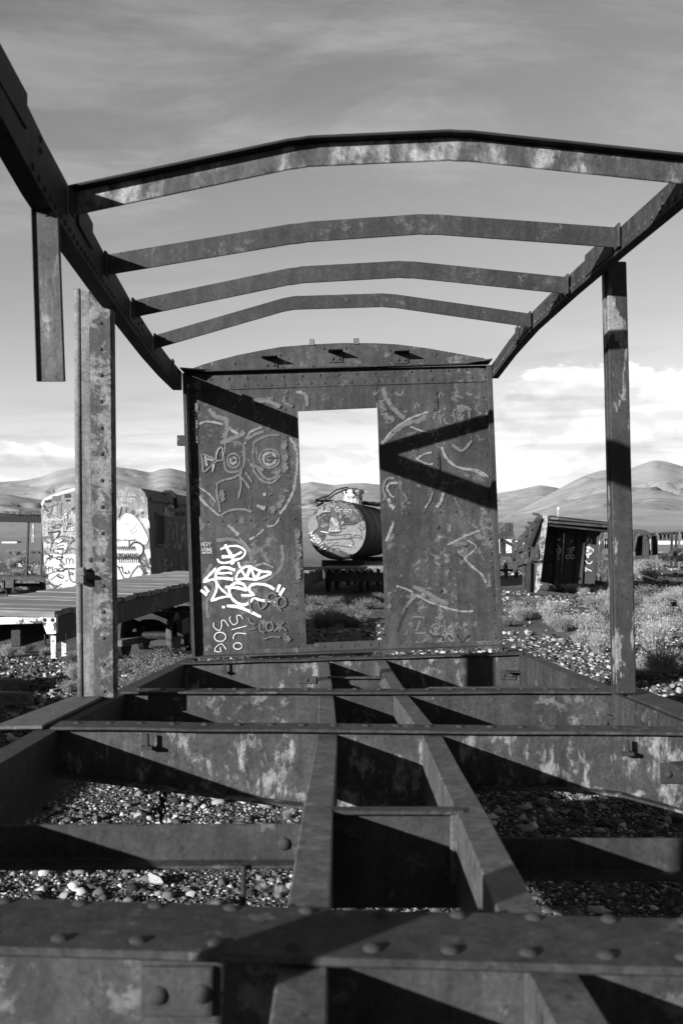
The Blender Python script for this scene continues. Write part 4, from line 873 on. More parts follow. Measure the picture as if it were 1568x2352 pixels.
# ---------------- tank wagon seen through the doorway
dt = 34.0; DT = .17
tw = thing('tank_wagon', 'tank wagon with a big painted face on its round end', 'tank wagon', (P(775, 1300, dt+4).x+.6, dt+4, 0))
cc_ = P(774.4, 1217.6, dt); RT = 68.8*dt/F; ax = Vector((DT, 1, 0)).normalized(); ux = Vector((1, -DT, 0)).normalized()
def barrel(segs, n=40):
    mb = MB(); i = 0
    for dist, r in segs:
        for k in range(n):
            a = 2*math.pi*k/n; mb.v.append(cc_+ax*dist+ux*(r*math.cos(a))+UZ*(r*math.sin(a)))
    for j in range(len(segs)-1):
        for k in range(n):
            k2 = (k+1) % n; mb.f.append([j*n+k, j*n+k2, (j+1)*n+k2, (j+1)*n+k])
    mb.f.append(list(range(n))); mb.f.append([(len(segs)-1)*n+k for k in range(n)][::-1]); return mb
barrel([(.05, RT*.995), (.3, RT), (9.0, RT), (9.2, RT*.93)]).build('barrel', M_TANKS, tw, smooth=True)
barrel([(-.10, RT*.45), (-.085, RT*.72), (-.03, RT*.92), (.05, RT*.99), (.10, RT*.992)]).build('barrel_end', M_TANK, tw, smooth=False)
for dist in (.5, 2.2, 3.9, 5.6, 7.3): barrel([(dist, RT*1.004), (dist+.02, RT*1.014), (dist+.16, RT*1.014), (dist+.18, RT*1.004)]).build('band', M_TANKS, tw)
dc = P(810.5, 1152, 37.0); dr_ = 21.6*37/F; n = 20; mb = MB()
for zz_, rr in ((-.4, 1.0), (.30, 1.0), (.33, 1.08), (.39, 1.08), (.42, .95), (.46, .3)):
    for k in range(n): a = 2*math.pi*k/n; mb.v.append(dc+Vector((math.cos(a)*dr_*rr, math.sin(a)*dr_*rr, zz_)))
for j in range(5):
    for k in range(n): k2 = (k+1) % n; mb.f.append([j*n+k, j*n+k2, (j+1)*n+k2, (j+1)*n+k])
mb.f.append(list(range(5*n, 6*n))); tdome = mb.build('dome', M_WHITE, tw)
for k in range(8):
    a = 2*math.pi*k/8; MB().box(dc+Vector((math.cos(a)*dr_*1.05, math.sin(a)*dr_*1.05, .37)), .08, .08, .16).build('dome_bolt', M_WRED, tdome)
C1 = crop(720, 1150, 5.225)
def c1p(u, v, d): x, y = C1(u, v); return P(x, y, d)
MB().tube([c1p(258, 370, 34.3), c1p(420, 320, 35), c1p(530, 240, 35.5), c1p(660, 208, 36), c1p(680, 220, 36.2), c1p(640, 260, 36.3)], .025, 6).build('hand_rail', M_WRED, tw)
MB().tube([c1p(430, 360, 35), c1p(500, 300, 35.5), c1p(650, 235, 36.3)], .03, 6).build('hand_rail', M_POSTS, tw)
MB().tube([c1p(680, 220, 36.6), c1p(790, 222, 36.8), c1p(800, 245, 36.8)], .02, 6).build('hand_rail', M_WRED, tw)
m = MB(); m.extr([c1p(255, 365, 34.4), c1p(485, 370, 35.4), c1p(485, 392, 35.4), c1p(262, 388, 34.4)], (0, .5, 0)); m.bar(c1p(275, 450, 34.3), c1p(360, 400, 34.6), .06, .06); m.build('running_board', M_WRED, tw)
m = MB(); m.bar(c1p(850, 405, 37.2), c1p(1110, 440, 41), .5, .08)
for u, v0, v1, d in ((890, 385, 410, 37.6), (1000, 390, 430, 39), (1050, 405, 440, 40), (1085, 395, 440, 40.6)): m.bar(c1p(u, v1, d), c1p(u, v0, d), .14, .14)
m.build('running_board', M_WRED, tw)
# its frame: plank platform with bearer ends
zf = .965; fr = [Vector((-.60, dt-.35, zf)), Vector((2.6, dt-.35, zf)), Vector((2.6+.17*10, dt+9.6, zf)), Vector((-.60+.17*10, dt+9.6, zf))]
plat = MB().extr(fr, (0, 0, -.10)).build('platform', M_WOOD, tw, .01)
for k in range(13):
    x = -.52+k*.235; MB().box((x, dt-.42, zf-.13), .12, .26, .16).build('bearer_end', M_TIMBER, plat, .01)
MB().box((1.0, dt-.22, zf-.33), 3.1, .12, .38).build('headstock', M_WRED, tw, .01)
for dd in (1.6, 3.4, 6.0, 7.8):
    p = along((cc_.x, dt, 0), DT, dd); p.z = gz(p.x, p.y)+.42; wheelset(tw, p, DT, 1.2, .43)
for dd in (1.2, 8.0):
    p = cc_+ax*dd; MB().box((p.x, p.y, zf+.06), 1.5, .5, .22).build('saddle', M_WRED, tw)
def face_pt(x, y): return on_plane(x, y, cc_-ax*.112, ax)
K = Ink(C1, face_pt, -ax); S = K.stroke
K.blob('pale', [(260, 560), (300, 700), (250, 760), (190, 800), (170, 700), (200, 600)]); K.blob('pale', [(460, 600), (540, 620), (570, 740), (460, 760), (440, 700)])
K.blob('pale', [(600, 700), (760, 690), (880, 640), (900, 800), (850, 960), (740, 1060), (600, 1020), (430, 970), (380, 900), (420, 820), (560, 800)])
for k_, w_, p in (('fblack', 13, [(540, 530), (560, 650), (590, 770), (520, 785), (440, 780)]), ('fblack', 10, [(450, 560), (430, 690), (460, 760)]), ('fblack', 12, ring(398, 605, 32)), ('fblack', 13, ring(635, 605, 42)), ('fblack', 20, ring(632, 603, 14)), ('fblack', 15, [(300, 575), (360, 540), (450, 530)]), ('fblack', 12, [(570, 660), (740, 650), (760, 675), (600, 682)]),
  ('fblack', 12, [(330, 840), (390, 815), (520, 825), (620, 815), (710, 810), (690, 860), (560, 870), (400, 885)]), ('fblack', 13, [(400, 885), (560, 870), (700, 870), (748, 910), (720, 970), (600, 960), (500, 950), (410, 985)]), ('fblack', 10, [(500, 925), (560, 912)]), ('fblack', 10, [(710, 860), (780, 820), (850, 840), (860, 870), (790, 850), (710, 868)]), ('fblack', 9, [(850, 850), (850, 780), (830, 720), (840, 690), (885, 735), (850, 760), (800, 720)]),
  ('fblack', 11, [(480, 1020), (500, 990), (560, 990), (580, 1030)]), ('thin', 10, [(455, 730), (440, 765), (580, 760)]), ('thin', 10, [(460, 640), (480, 600), (500, 660), (530, 690), (550, 650)]), ('fblack', 12, [(590, 705), (640, 705), (640, 735), (590, 735)]), ('fwhite', 12, [(330, 770), (430, 790)]), ('fwhite', 14, [(200, 870), (250, 910)])): S(k_, w_, p)
K.text('thin', 'La Gran', 345, 520, 60, 8, 56, 0, .02); K.text('fwhite', 'AARON', 175, 800, 70, 10, 44, .04, .82); S('fwhite', 12, [(290, 1000), (360, 960), (310, 1010), (400, 990)], False)
for a in range(26): x_, y_ = 540+random.uniform(-300, 300), 760+random.uniform(-280, 260); S(random.choice(('thin', 'fgrey', 'fblack', 'halo')), random.choice((5, 7, 9)), [(x_+random.uniform(-35, 35), y_+random.uniform(-30, 30)) for _ in range(4)])
K.done(tw)
for k in range(28): a = 2*math.pi*k/28; rivet(tw, cc_-ax*.02+ux*(RT*.94*math.cos(a))+UZ*(RT*.94*math.sin(a)), .03, FRONT)
# flat wagon beside the tank
f2 = thing('flat_wagon', 'low flat wagon with ragged plank edge standing in front of the face tank wagon', 'wagon', (-1.9, 29, gz(-1.9, 29)))
e0, e1 = on_plane(694, 1317.5, (0, 0, .95), UZ), on_plane(747, 1301, (0, 0, .95), UZ)
e1 = e0.lerp(e1, .93)
nb = 26
for k in range(nb):
    a_ = e0.lerp(e1, k/nb); b_ = e0.lerp(e1, (k+.93)/nb); ov = random.uniform(-.05, .06); dz = random.uniform(-.012, .012)
    MB().extr([a_+Vector((ov, 0, dz)), b_+Vector((ov, 0, dz)), b_+Vector((-2.3, 0, dz)), a_+Vector((-2.3, 0, dz))], (0, 0, -.08)).build('deck_plank', M_WOOD, f2, .008)
for xo in (-.05, -2.1): MB().extr([e0+Vector((xo, 0, -.08)), e1+Vector((xo, 0, -.08)), e1+Vector((xo, 0, -.46)), e0+Vector((xo, 0, -.46))], (-.1, 0, 0)).build('side_beam', M_WRED, f2, .01)
for f in (.2, .8):
    p = e0.lerp(e1, f)+Vector((-1.1, 0, 0)); p.z = gz(p.x, p.y)+.26; wheelset(f2, p, .07, 1.2, .27)

# ---------------- box wagon tipped on its side
dw = 33.0
C2 = crop(1200, 1200, 5.2267)
def c2(u, v, d=dw): x, y = C2(u, v); return P(x, y, d)
tp = thing('tipped_wagon', 'steel box wagon lying on its side with tagged panels inside', 'wagon', (P(1310, 1362, dw).x, dw+2.5, 0))
def slab(name, uv, d, dep, m_, bev=.01): return MB().extr([c2(u, v, d) for u, v in uv], (0, dep, 0)).build(name, m_, tp, bev)
LW = 5.5
# floor (now upright at the left) with its frame
fl0 = [c2(600, 330), c2(640, 330), c2(545, 1290), c2(480, 1290)]
slab('floor_edge', [(655, 300), (728, 290), (612, 1240), (566, 1305), (545, 1290)], dw-.04, .10, M_EDGE)
slab('floor_plate', [(622, 325), (690, 330), (540, 1290), (478, 1285), (490, 900), (500, 690)], dw+.02, .05, M_WREC)
def rec(u, v, du, dv, dd): return c2(u, v, dw).lerp(c2(u+du, v+dv, dw+dd), 1.0)
back = [c2(440, 520, dw+LW), c2(455, 1010, dw+LW)]
m = MB(); m.prism([c2(655, 330, dw+.1), c2(590, 1290, dw+.1), c2(560, 1290, dw+.1), c2(630, 330, dw+.1)], [c2(470, 470, dw+LW), c2(430, 1060, dw+LW), c2(415, 1060, dw+LW), c2(455, 470, dw+LW)]); m.build('floor', M_WRED, tp)
# underframe beams receding on the left
for (u0, v0, u1, v1) in ((618, 330, 350, 640), (575, 430, 330, 690), (500, 690, 290, 800), (470, 880, 290, 900), (430, 900, 300, 960)):
    MB().bar(c2(u0, v0, dw+.05), c2(u1, v1, dw+6), .16, .14).build('frame_beam', M_WREC, tp, .01)
for (u0, v0, u1, v1, dd) in ((620, 330, 480, 690, .0), (560, 420, 420, 700, 1.2), (480, 500, 350, 700, 3.0), (475, 900, 468, 1290, .0), (440, 890, 425, 1240, .8), (410, 880, 415, 1200, 1.4), (340, 790, 310, 1000, 3.4), (300, 640, 290, 1030, 5.0), (385, 560, 300, 770, 4.2)):
    MB().bar(c2(u0, v0, dw+dd-.06), c2(u1, v1, dw+dd-.06), .13, .12).build('frame_beam', M_WREC if dd > 1 else M_WRED, tp, .01)
for (u0, v0, u1, v1, dd) in ((400, 700, 470, 860, .5), (500, 720, 610, 870, -.05), (340, 800, 400, 900, 1.8)): slab('gusset_plate', [(u0, v0), (u1, v0+8), (u1, v1+8), (u0, v1)], dw+dd, .06, M_WREC)
slab('axle_guard', [(520, 740), (605, 735), (595, 860), (515, 855)], dw-.10, .05, M_WREC); slab('axle_guard', [(470, 860), (650, 875), (640, 900), (470, 880)], dw-.2, .15, M_WREC)
for u, v, d2 in ((520, 285, dw+.3), (455, 398, dw+1.5), (420, 455, dw+2.5)): MB().bar(c2(u, v, d2), c2(u+90, v+15, d2), .10, .09).build('stub_beam', M_WREC, tp, .01)
MB().tube([c2(285, 830, dw+3.5), c2(255, 840, dw+3.5)], .16, 14).build('buffer', M_WRED, tp)
# upper long wall (now a roof), roof side panels and bottom
for u0, v0, u1, v1, dd, th in ((730, 330, 1560, 408, 0, 24), (730, 372, 1560, 440, -.05, 30), (730, 420, 1560, 505, 0.02, 22), (730, 305, 1560, 395, .5, 14)):
    slab('top_rail', [(u0, v0), (u1, v1), (u1, v1+th), (u0, v0+th)], dw+dd, .35, M_WREC if dd <= 0 else M_WRED)
m = MB(); m.prism([c2(700, 330, dw+.3), c2(1570, 420, dw+.3), c2(1570, 440, dw+.3), c2(700, 350, dw+.3)], [c2(560, 470, dw+LW), c2(1330, 560, dw+LW), c2(1330, 580, dw+LW), c2(560, 490, dw+LW)]); m.build('upper_wall', M_WRED, tp)
for u0, u1, sk in ((835, 925, 0), (945, 1085, 0), (1090, 1180, 0), (1185, 1360, 0)): slab('inner_panel', [(u0, 470+(u0-835)*.05), (u1, 475+(u1-835)*.05), (u1-45, 1180), (u0-45, 1180)], dw+1.6, .04, M_PANEL)
for u in (930, 1085, 1180): slab('panel_rib', [(u+4, 490), (u+22, 492), (u-24, 1180), (u-42, 1180)], dw+1.50, .10, M_WRED)
for u0, u1, dd in ((1395, 1425, .1), (1350, 1375, .6)): slab('end_post', [(u0, 520), (u1, 522), (u1-45, 1140), (u0-45, 1140)], dw+dd, .10, M_WREC)
for k in range(4): slab('end_slat', [(1420+k*26, 600), (1438+k*26, 602), (1432+k*26, 730), (1414+k*26, 730)], dw+.4, .05, M_WREC)
slab('end_plate', [(1420, 850), (1530, 860), (1500, 1150), (1400, 1150)], dw+.8, .05, M_WREC); slab('end_plate', [(1500, 900), (1560, 880), (1560, 1180), (1460, 1140)], dw+.2, .04, M_WRED)
slab('bottom_rail', [(575, 1255), (1270, 1345), (1275, 1372), (570, 1325)], dw-.02, .3, M_WRED); slab('bottom_rail', [(590, 1282), (1180, 1320), (1180, 1345), (590, 1318)], dw-.10, .08, M_PANEL)
slab('inner_panel', [(690, 440), (845, 455), (800, 1190), (610, 1150)], dw+1.7, .04, M_WRED)
slab('prop_plate', [(805, 1060), (865, 1075), (845, 1210), (790, 1200)], dw+1.0, .05, M_WREC)
K = Ink(C2, lambda x, y: P(x, y, dw+1.59), EN); S = K.stroke
for w_, p in ((13, [(840, 615), (882, 618)]), (13, [(845, 690), (875, 735), (865, 790), (835, 812)]), (10, ring(848, 755, 18, 24, 9)), (11, [(1000, 655), (1030, 620)]), (10, [(960, 745), (1040, 708), (1060, 730)]), (11, ring(1035, 735, 17, 17, 9)), (10, [(985, 815), (990, 765), (1012, 752), (1015, 812)]), (11, ring(970, 835, 24, 24, 9)), (11, ring(1030, 835, 24, 24, 9)), (10, [(845, 820), (850, 860), (835, 880)]),
  (14, [(1270, 1015), (1205, 985), (1160, 930), (1160, 880), (1190, 880), (1220, 915), (1255, 920), (1280, 890)]), (13, [(1170, 860), (1190, 770), (1228, 850), (1240, 745), (1285, 775), (1200, 705), (1295, 745), (1250, 790), (1190, 740)]), (11, [(1200, 660), (1225, 605), (1240, 665), (1270, 655), (1265, 610)]), (9, [(1180, 1000), (1200, 1025)]), (9, [(1190, 990), (1210, 1015)]), (9, [(1232, 585), (1238, 600)]), (12, [(1175, 730), (1250, 705), (1180, 800), (1270, 800)])): S('fwhite', w_, p)
K.done(tp)

# ---------------- skeleton canopy wagon on the far left
dk = 33.0; C4 = crop(0, 1150, 5.2267)
def c4(u, v, d=dk): x, y = C4(u, v); return P(x, y, d)
kw = thing('wagon_skeleton', 'roofed wagon skeleton with thin posts standing behind the plank flat wagon', 'wagon', (P(20, 1345, dk).x, dk+.8, 0))
m = MB(); m.prism([c4(-500, 545), c4(545, 628), c4(545, 662), c4(-500, 610)], [c4(-470, 512, dk+2.4), c4(535, 556, dk+2.4), c4(535, 574, dk+2.4), c4(-470, 540, dk+2.4)]); kroof = m.build('roof', M_WREC, kw, .01)
m = MB(); m.extr([c4(-500, 575, dk-.05), c4(540, 600, dk-.05), c4(540, 662, dk-.05), c4(-500, 640, dk-.05)], (0, .08, 0)); m.build('roof_shade_strip', M_BLACK, kw)  # black strip painted in for the shaded underside of the roof
for k in range(22): u = -480+k*47; MB().bar(c4(u, 572+(u+480)*.046, dk-.02), c4(u+20, 516+(u+480)*.040, dk+2.3), .10, .05).build('roof_corrugation', M_WREC, kroof)
for u0, v0, u1, v1 in ((250, 505, 540, 530), (0, 520, 400, 545)): MB().bar(c4(u0, v0, dk+1.0), c4(u1, v1, dk+1.0), .08, .08).build('roof_pipe', M_WREC, kw)
for u0, u1, v0 in ((342, 372, 640), (-60, -30, 640), (528, 556, 640)): MB().extr([c4(u0+10, v0), c4(u1+6, v0), c4(u1-25, 1350), c4(u0-20, 1350)], (0, .08, 0)).build('post', M_WREC, kw, .01)
MB().extr([c4(-500, 1345, dk-.1), c4(575, 1350, dk-.1), c4(580, 1425, dk-.1), c4(440, 1405, dk-.1), c4(-500, 1395, dk-.1)], (0, .12, 0)).build('base_beam', M_WREC, kw, .01)
MB().extr([c4(-500, 1340, dk), c4(575, 1345, dk), c4(575, 1330, dk+2.2), c4(-500, 1328, dk+2.2)], (0, 0, -.08)).build('floor', M_WREC, kw)
for u in (70, -250): MB().extr([c4(u, 1390, dk-.2), c4(u+110, 1385, dk-.2), c4(u+108, 1492, dk-.2), c4(u, 1495, dk-.2)], (0, .15, 0)).build('axle_box', M_WREC, kw, .01)
for u in (330, -350):
    p = c4(u, 1400, dk+1.1); p.z = gz(p.x, p.y)+.30; wheelset(kw, p, 0.0, 1.2, .31)

# ---------------- small wreck behind the tipped wagon: old tender with a domed top
db = 47.0; bt = thing('tender_wreck', 'old tender with domed rusty top and pale lower side', 'tender', (P(1165, 1290, db).x, db+1, 0))
def c2b(u, v, d=db): return c2(u, v, d)
m = MB(); m.extr([c2b(20, 790), c2b(20, 610), c2b(300, 610), c2b(300, 790)], (0, 2.2, 0)); m.build('body', M_WHITE, bt, .02)
pts = [c2b(u, v) for u, v in ((30, 610), (32, 540), (60, 512), (110, 500), (200, 498), (250, 512), (282, 540), (284, 610))]; MB().extr(pts, (0, 2.0, 0)).build('domed_top', M_WREC, bt, .02)
for u, w_ in ((112, 16), (180, 46), (240, 22)): m = MB(); m.box(c2b(u, 475, db+.5), w_*.0085, .3, .55); m.build('fitting', M_WREC, bt, .02)
MB().bar(c2b(120, 615, db-.1), c2b(270, 690, db-.1), .12, .14).build('brace', M_WRED, bt); MB().bar(c2b(120, 600, db-.1), c2b(125, 780, db-.1), .12, .14).build('brace', M_WRED, bt); MB().bar(c2b(270, 540, db-.1), c2b(275, 800, db-.1), .14, .14).build('brace', M_WREC, bt)
m = MB(); m.extr([c2b(-40, 790, db-.05), c2b(320, 790, db-.05), c2b(320, 830, db-.05), c2b(-40, 830, db-.05)], (0, 2.2, 0)); m.build('frame', M_WRED, bt)
for u in (150, 20):
    p = c2b(u, 800, db+1); p.z = gz(p.x, p.y)+.35; wheelset(bt, p, 0, 1.2, .36)

# ---------------- round-roofed shell, far right
da = 46.0; C3 = crop(1480, 1250, 8.385)
def c3(u, v, d=da): x, y = C3(u, v); return P(x, y, d)
ash = thing('arched_shell', 'rusted round-topped carriage shell with an open doorway', 'carriage', (P(1475, 1278, da).x, da+1.5, 0))
outer = [(520, 905), (520, 600), (528, 500), (550, 430), (600, 378), (670, 357), (740, 360), (810, 378), (880, 425), (920, 500), (938, 600), (938, 780), (870, 905)]
inner = [(770, 905), (768, 640), (760, 540), (740, 500), (690, 505), (650, 530), (640, 600), (600, 740), (585, 905)]
MB().extr([c3(u, v) for u, v in outer+inner], (0, 3.0, 0)).build('shell', M_WREC, ash, .02)
m = MB(); m.tube([c3(u, v, da-.05) for u, v in ((840, 900), (838, 640), (820, 540), (790, 480), (730, 455), (660, 470), (610, 520), (590, 640), (565, 760), (555, 900))], .07, 6); m.build('door_surround', M_WREC, ash)
slab_ = lambda nm, uv, d, dep, mt: MB().extr([c3(u, v, d) for u, v in uv], (0, dep, 0)).build(nm, mt, ash)
slab_('sill_beam', [(560, 895), (880, 905), (880, 965), (560, 960)], da-.15, .3, M_WREC); slab_('inner_bar', [(700, 535), (728, 535), (720, 700), (690, 700)], da+1.2, .06, M_POSTS); slab_('inner_bar', [(610, 790), (660, 780), (620, 880), (585, 885)], da+.8, .06, M_POSTS); slab_('inner_bar', [(680, 775), (720, 775), (680, 880), (645, 880)], da+.8, .06, M_POSTS); slab_('inner_bar', [(620, 720), (770, 700), (770, 745), (620, 760)], da+1.5, .06, M_WRED)
for u in (950, 985, 1020): slab_('side_slat', [(u, 480), (u+14, 485), (u+30, 880), (u+8, 880)], da+.4, .2, M_WRED)
K = Ink(C3, lambda x, y: P(x, y, da-.01), EN)
for k in range(7): K.stroke('fwhite', 14, [(850, 560+k*32), (870, 580+k*32), (890, 560+k*32), (895, 590+k*32)])
K.done(ash)
# long carriage frame behind it
dl = 62.0; lf = thing('carriage_skeleton', 'long bare carriage frame with pale roof edge behind the round-topped shell', 'carriage', (P(1580, 1262, dl).x, dl+1, gz(P(1580, 1262, dl).x, dl)))
zb_ = gz(22, dl)
MB().extr([c3(890, 415, dl), c3(3000, 300, dl), c3(3000, 335, dl), c3(890, 440, dl)], (0, 2.4, 0)).build('roof_edge', M_POSTS, lf, .02)
MB().extr([c3(920, 445, dl+.1), c3(3000, 340, dl+.1), c3(3000, 390, dl+.1), c3(920, 480, dl+.1)], (0, 2.2, 0)).build('roof_lining', M_WRED, lf)
for u in (1030, 1335, 1425, 1490, 1700, 1900, 2150, 2500, 2900):
    v = 440-(u-890)*.05; p0 = c3(u, v, dl); p1 = Vector((p0.x-.05, p0.y, zb_)); MB().bar(p0, p1, .13, .13).build('post', M_WRED if u % 2 else M_POSTS, lf)
for u in (1105, 1185, 1265, 1560, 1640, 1800): v = 440-(u-890)*.05; p0 = c3(u, v, dl+.5); MB().bar(p0, p0-Vector((0, 0, .45)), .13, .1).build('hanging_stub', M_WRED, lf)
MB().extr([c3(960, 860, dl), c3(3000, 840, dl), c3(3000, 880, dl), c3(960, 900, dl)], (0, 2.4, 0)).build('base_beam', M_WRED, lf)
# broken beams in front of it
dbm = 40.0
bb_ = thing('scrap_beams', 'heap of broken steel channel beams lying by the round-topped shell', 'scrap heap', (P(1545, 1275, dbm).x, dbm, 0))
for u0, v0, u1, v1, w_, mt in ((1080, 950, 1640, 735, .20, M_WREC), (1200, 990, 1400, 880, .16, M_WRED), (1250, 960, 1700, 890, .2, M_WRED), (1300, 880, 1420, 770, .22, M_WREC), (1380, 990, 1700, 960, .15, M_WRED)):
    a_, b_ = c3(u0, v0, dbm), c3(u1, v1, dbm+.6); a_.z = max(a_.z, gz(a_.x, a_.y)+.05); MB().bar(a_, b_, w_, .13).build('beam', mt, bb_, .01)

# ---------------- unseen open wagon, added off to the left to cast the shadow beside the boxcar
ow = thing('shadow_wagon', 'unseen dark steel open wagon added left of the boxcar to cast the ground shadow', 'wagon', (-8.2, 3.5, 0))
MB().box((-8.2, 3.0, .95), 2.2, 15.4, .28).build('frame', M_WRED, ow, .01)
for x in (-9.25, -7.15): MB().box((x, .25, 1.56), .06, 12.3, .96).build('side_wall', M_WREC, ow, .01)
for x in (-9.25, -7.15): MB().box((x, 8.35, 1.23), .06, 3.85, .30).build('shade_board', M_WREC, ow, .01)  # low boards added to extend the wagon's cast shadow
for y in (-5.9, 6.4): MB().box((-8.2, y, 1.56), 2.1, .06, .96).build('end_wall', M_WREC, ow, .01)
for k in range(7): MB().box((-7.08, -5.4+k*1.8, 1.5), .08, .10, .9).build('side_stake', M_WREC, ow, .01)
for y in (-4.5, -2.7, 7.0, 8.8): wheelset(ow, Vector((-8.2, y, gz(-8.2, y)+.42)), 0.0, 1.1, .43)

# ---------------- timbers lying on the ground, lower left
for k, (x0, y0, x1, y1, lab) in enumerate(((-60, 1592, 72, 1597, 'pale square timber lying in the shadow beside the flat wagon end'), (-60, 1566, 66, 1562, 'weathered plank lying behind the pale square timber'))):
    a_, b_ = on_ground(x0, y0, .12), on_ground(x1, y1, .12); a_.z -= .05; b_.z -= .05; tb = MB().bar(a_, b_, .16, .15).build('timber_beam', M_TIMBER, None, .01)
    tag(tb, lab, 'timber')

a_, b_ = on_ground(262, 1478, .30), on_ground(345, 1462, .30)
tag(MB().bar(a_, b_, .28, .10).build('timber_beam', M_TIMBER, None, .01), 'loose plank propped under the side of the plank flat wagon', 'timber')
# ---------------- far town and masts
def house(px, w_px, py0, d, h_px, lab, wins):
    c = P(px, py0, d); x, wd, hh = c.x, w_px*d/F, h_px*d/F; z0 = gz(x, d)-.3
    hs = thing('far_house', lab, 'house', (x, d, z0)); top = CH+(HY-(py0-h_px))*d/F
    MB().box((x, d+3, (z0+top)/2), wd, 6, top-z0).build('wall', M_HOUSE, hs)
    MB().box((x, d+3, top+.1), wd+.3, 6.3, .2).build('roof', M_WREC, hs)
    for f, wv in wins: MB().box((x+(f-.5)*wd, d-.03, top-hh*.4), wv*wd, .1, hh*.35).build('window', M_GLASS, hs)
house(22, 34, 1260, 400, 16, 'whitewashed two-storey house on the far plain with three small windows', [(.35, .1), (.55, .1), (.75, .1)])
house(52, 24, 1260, 405, 9, 'low whitewashed house on the far plain next to the two-storey house', [(.4, .3)])
house(82, 18, 1260, 410, 10, 'small low pale shed on the far plain below the left mast', [(.5, .5)])
house(-45, 50, 1260, 390, 14, 'long whitewashed house on the far plain at the town edge', [(.3, .1), (.6, .1)])
def mast(px, y0, y1, d, lab, ant):
    b0 = P(px, y0, d); b0.z = gz(b0.x, d)-.2; top = P(px, y1, d)
    ms = thing('radio_mast', lab, 'mast', b0); m = MB(); w_ = .5
    for sx, sy in ((-1, -1), (1, -1), (1, 1), (-1, 1)): m.bar(b0+Vector((sx*w_, sy*w_, 0)), top+Vector((sx*.2, sy*.2, 0)), .16, .16)
    hgt = top.z-b0.z; n = max(4, int(hgt/1.4))
    for k in range(n):
        f0, f1 = k/n, (k+1)/n; w0, w1 = w_*(1-.6*f0), w_*(1-.6*f1)
        m.bar(b0+Vector((-w0, -w0, hgt*f0)), b0+Vector((w1, -w1, hgt*f1)), .10, .10); m.bar(b0+Vector((w0, -w0, hgt*f0)), b0+Vector((-w1, -w1, hgt*f1)), .10, .10)
    m.build('lattice', M_MAST, ms)
    for dz, wd in ant: MB().box(top+Vector((0, 0, dz)), wd, .5, 1.6).build('antenna_panel', M_HOUSE, ms)
mast(77, 1245, 1203, 420, 'thin white lattice mast standing over the far houses', [(-1, .6), (-4.6, .9)])
mast(1281, 1230, 1168, 640, 'cell mast with antenna cluster rising behind the tipped wagon', [(0, 1.0)])
for sx in (-1.6, 1.6): pass
# far white boundary wall on the right
fwm = MB(); c = P(1600, 1246, 330); c2_ = P(1505, 1246, 330)
fwall = thing('boundary_wall', 'long low white wall far across the plain on the right', 'wall', (c.x, 330, gz(c.x, 330)))
x0, x1 = P(1150, 1240, 330).x, P(2300, 1240, 330).x
nseg = 40
for k in range(nseg):
    a_ = x0+(x1-x0)*k/nseg; b_ = x0+(x1-x0)*(k+.94)/nseg; z = gz((a_+b_)/2, 330)
    MB().box(((a_+b_)/2, 330, z+.45), b_-a_, .3, 1.3).build('wall_panel', M_HOUSE, fwall)

# ================================================================ STONES, GRAVEL, SHRUBS
M_STONE = toned('stone', .9, gr=.22, scale=9.0); M_LEAF = toned('dry_leaf', .9, gr=.15, scale=3.0)
def set_tone(me, tone):
    at = me.attributes.new('tone', 'FLOAT', 'POINT'); at.data.foreach_set('value', np.asarray(tone, np.float32))
def ico(sub):
    bm = bmesh.new(); bmesh.ops.create_icosphere(bm, subdivisions=sub, radius=1.0)
    v = np.array([q.co[:] for q in bm.verts]); f = np.array([[q.index for q in p.verts] for p in bm.faces]); bm.free(); return v, f
IV = np.array([(x, y, z) for x in (-1, 1) for y in (-1, 1) for z in (-1, 1)], float)*.72
IF = np.array([(0, 1, 3), (0, 3, 2), (4, 6, 7), (4, 7, 5), (0, 4, 5), (0, 5, 1), (2, 3, 7), (2, 7, 6), (0, 2, 6), (0, 6, 4), (1, 5, 7), (1, 7, 3)])
def gravel(name, label, xy, r, tone):
    n = len(r); z = terrain(xy[:, 0], xy[:, 1]); nv = len(IV)
    V = IV[None]*(1+RNG.uniform(-.5, .3, (n, nv, 3)))
    qa = RNG.normal(size=(n, 3, 3)); qa = np.linalg.qr(qa)[0]; V = np.einsum('nij,nkj->nki', qa, V)
    sc = np.stack([RNG.uniform(.75, 1.35, n), RNG.uniform(.7, 1.2, n), RNG.uniform(.40, .80, n)], -1)[:, None, :]
    V = V*sc*r[:, None, None]; a = RNG.uniform(0, 6.28, n); ca, sa = np.cos(a)[:, None], np.sin(a)[:, None]
    V = np.stack([V[..., 0]*ca-V[..., 1]*sa+xy[:, :1], V[..., 0]*sa+V[..., 1]*ca+xy[:, 1:2], V[..., 2]+z[:, None]+(.25*r)[:, None]], -1)
    Fc = (IF[None]+(np.arange(n)*nv)[:, None, None]).reshape(-1, 3)
    me = bpy.data.meshes.new(name); me.vertices.add(n*nv); me.vertices.foreach_set('co', V.reshape(-1).astype(np.float32))
    me.loops.add(Fc.size); me.loops.foreach_set('vertex_index', Fc.reshape(-1).astype(np.int32))
    me.polygons.add(len(Fc)); me.polygons.foreach_set('loop_start', np.arange(0, Fc.size, 3, dtype=np.int32))
    try: me.polygons.foreach_set('loop_total', np.full(len(Fc), 3, np.int32))
    except Exception: pass
    me.update(calc_edges=True); me.materials.append(M_STONE); set_tone(me, np.repeat(tone, nv))
    o = bpy.data.objects.new(name, me); col.objects.link(o); o['kind'] = 'stuff'; o['label'] = label; o['category'] = 'gravel'
def tones(n): return np.where(RNG.random(n) < .27, RNG.uniform(.34, .80, n), RNG.uniform(.04, .22, n))
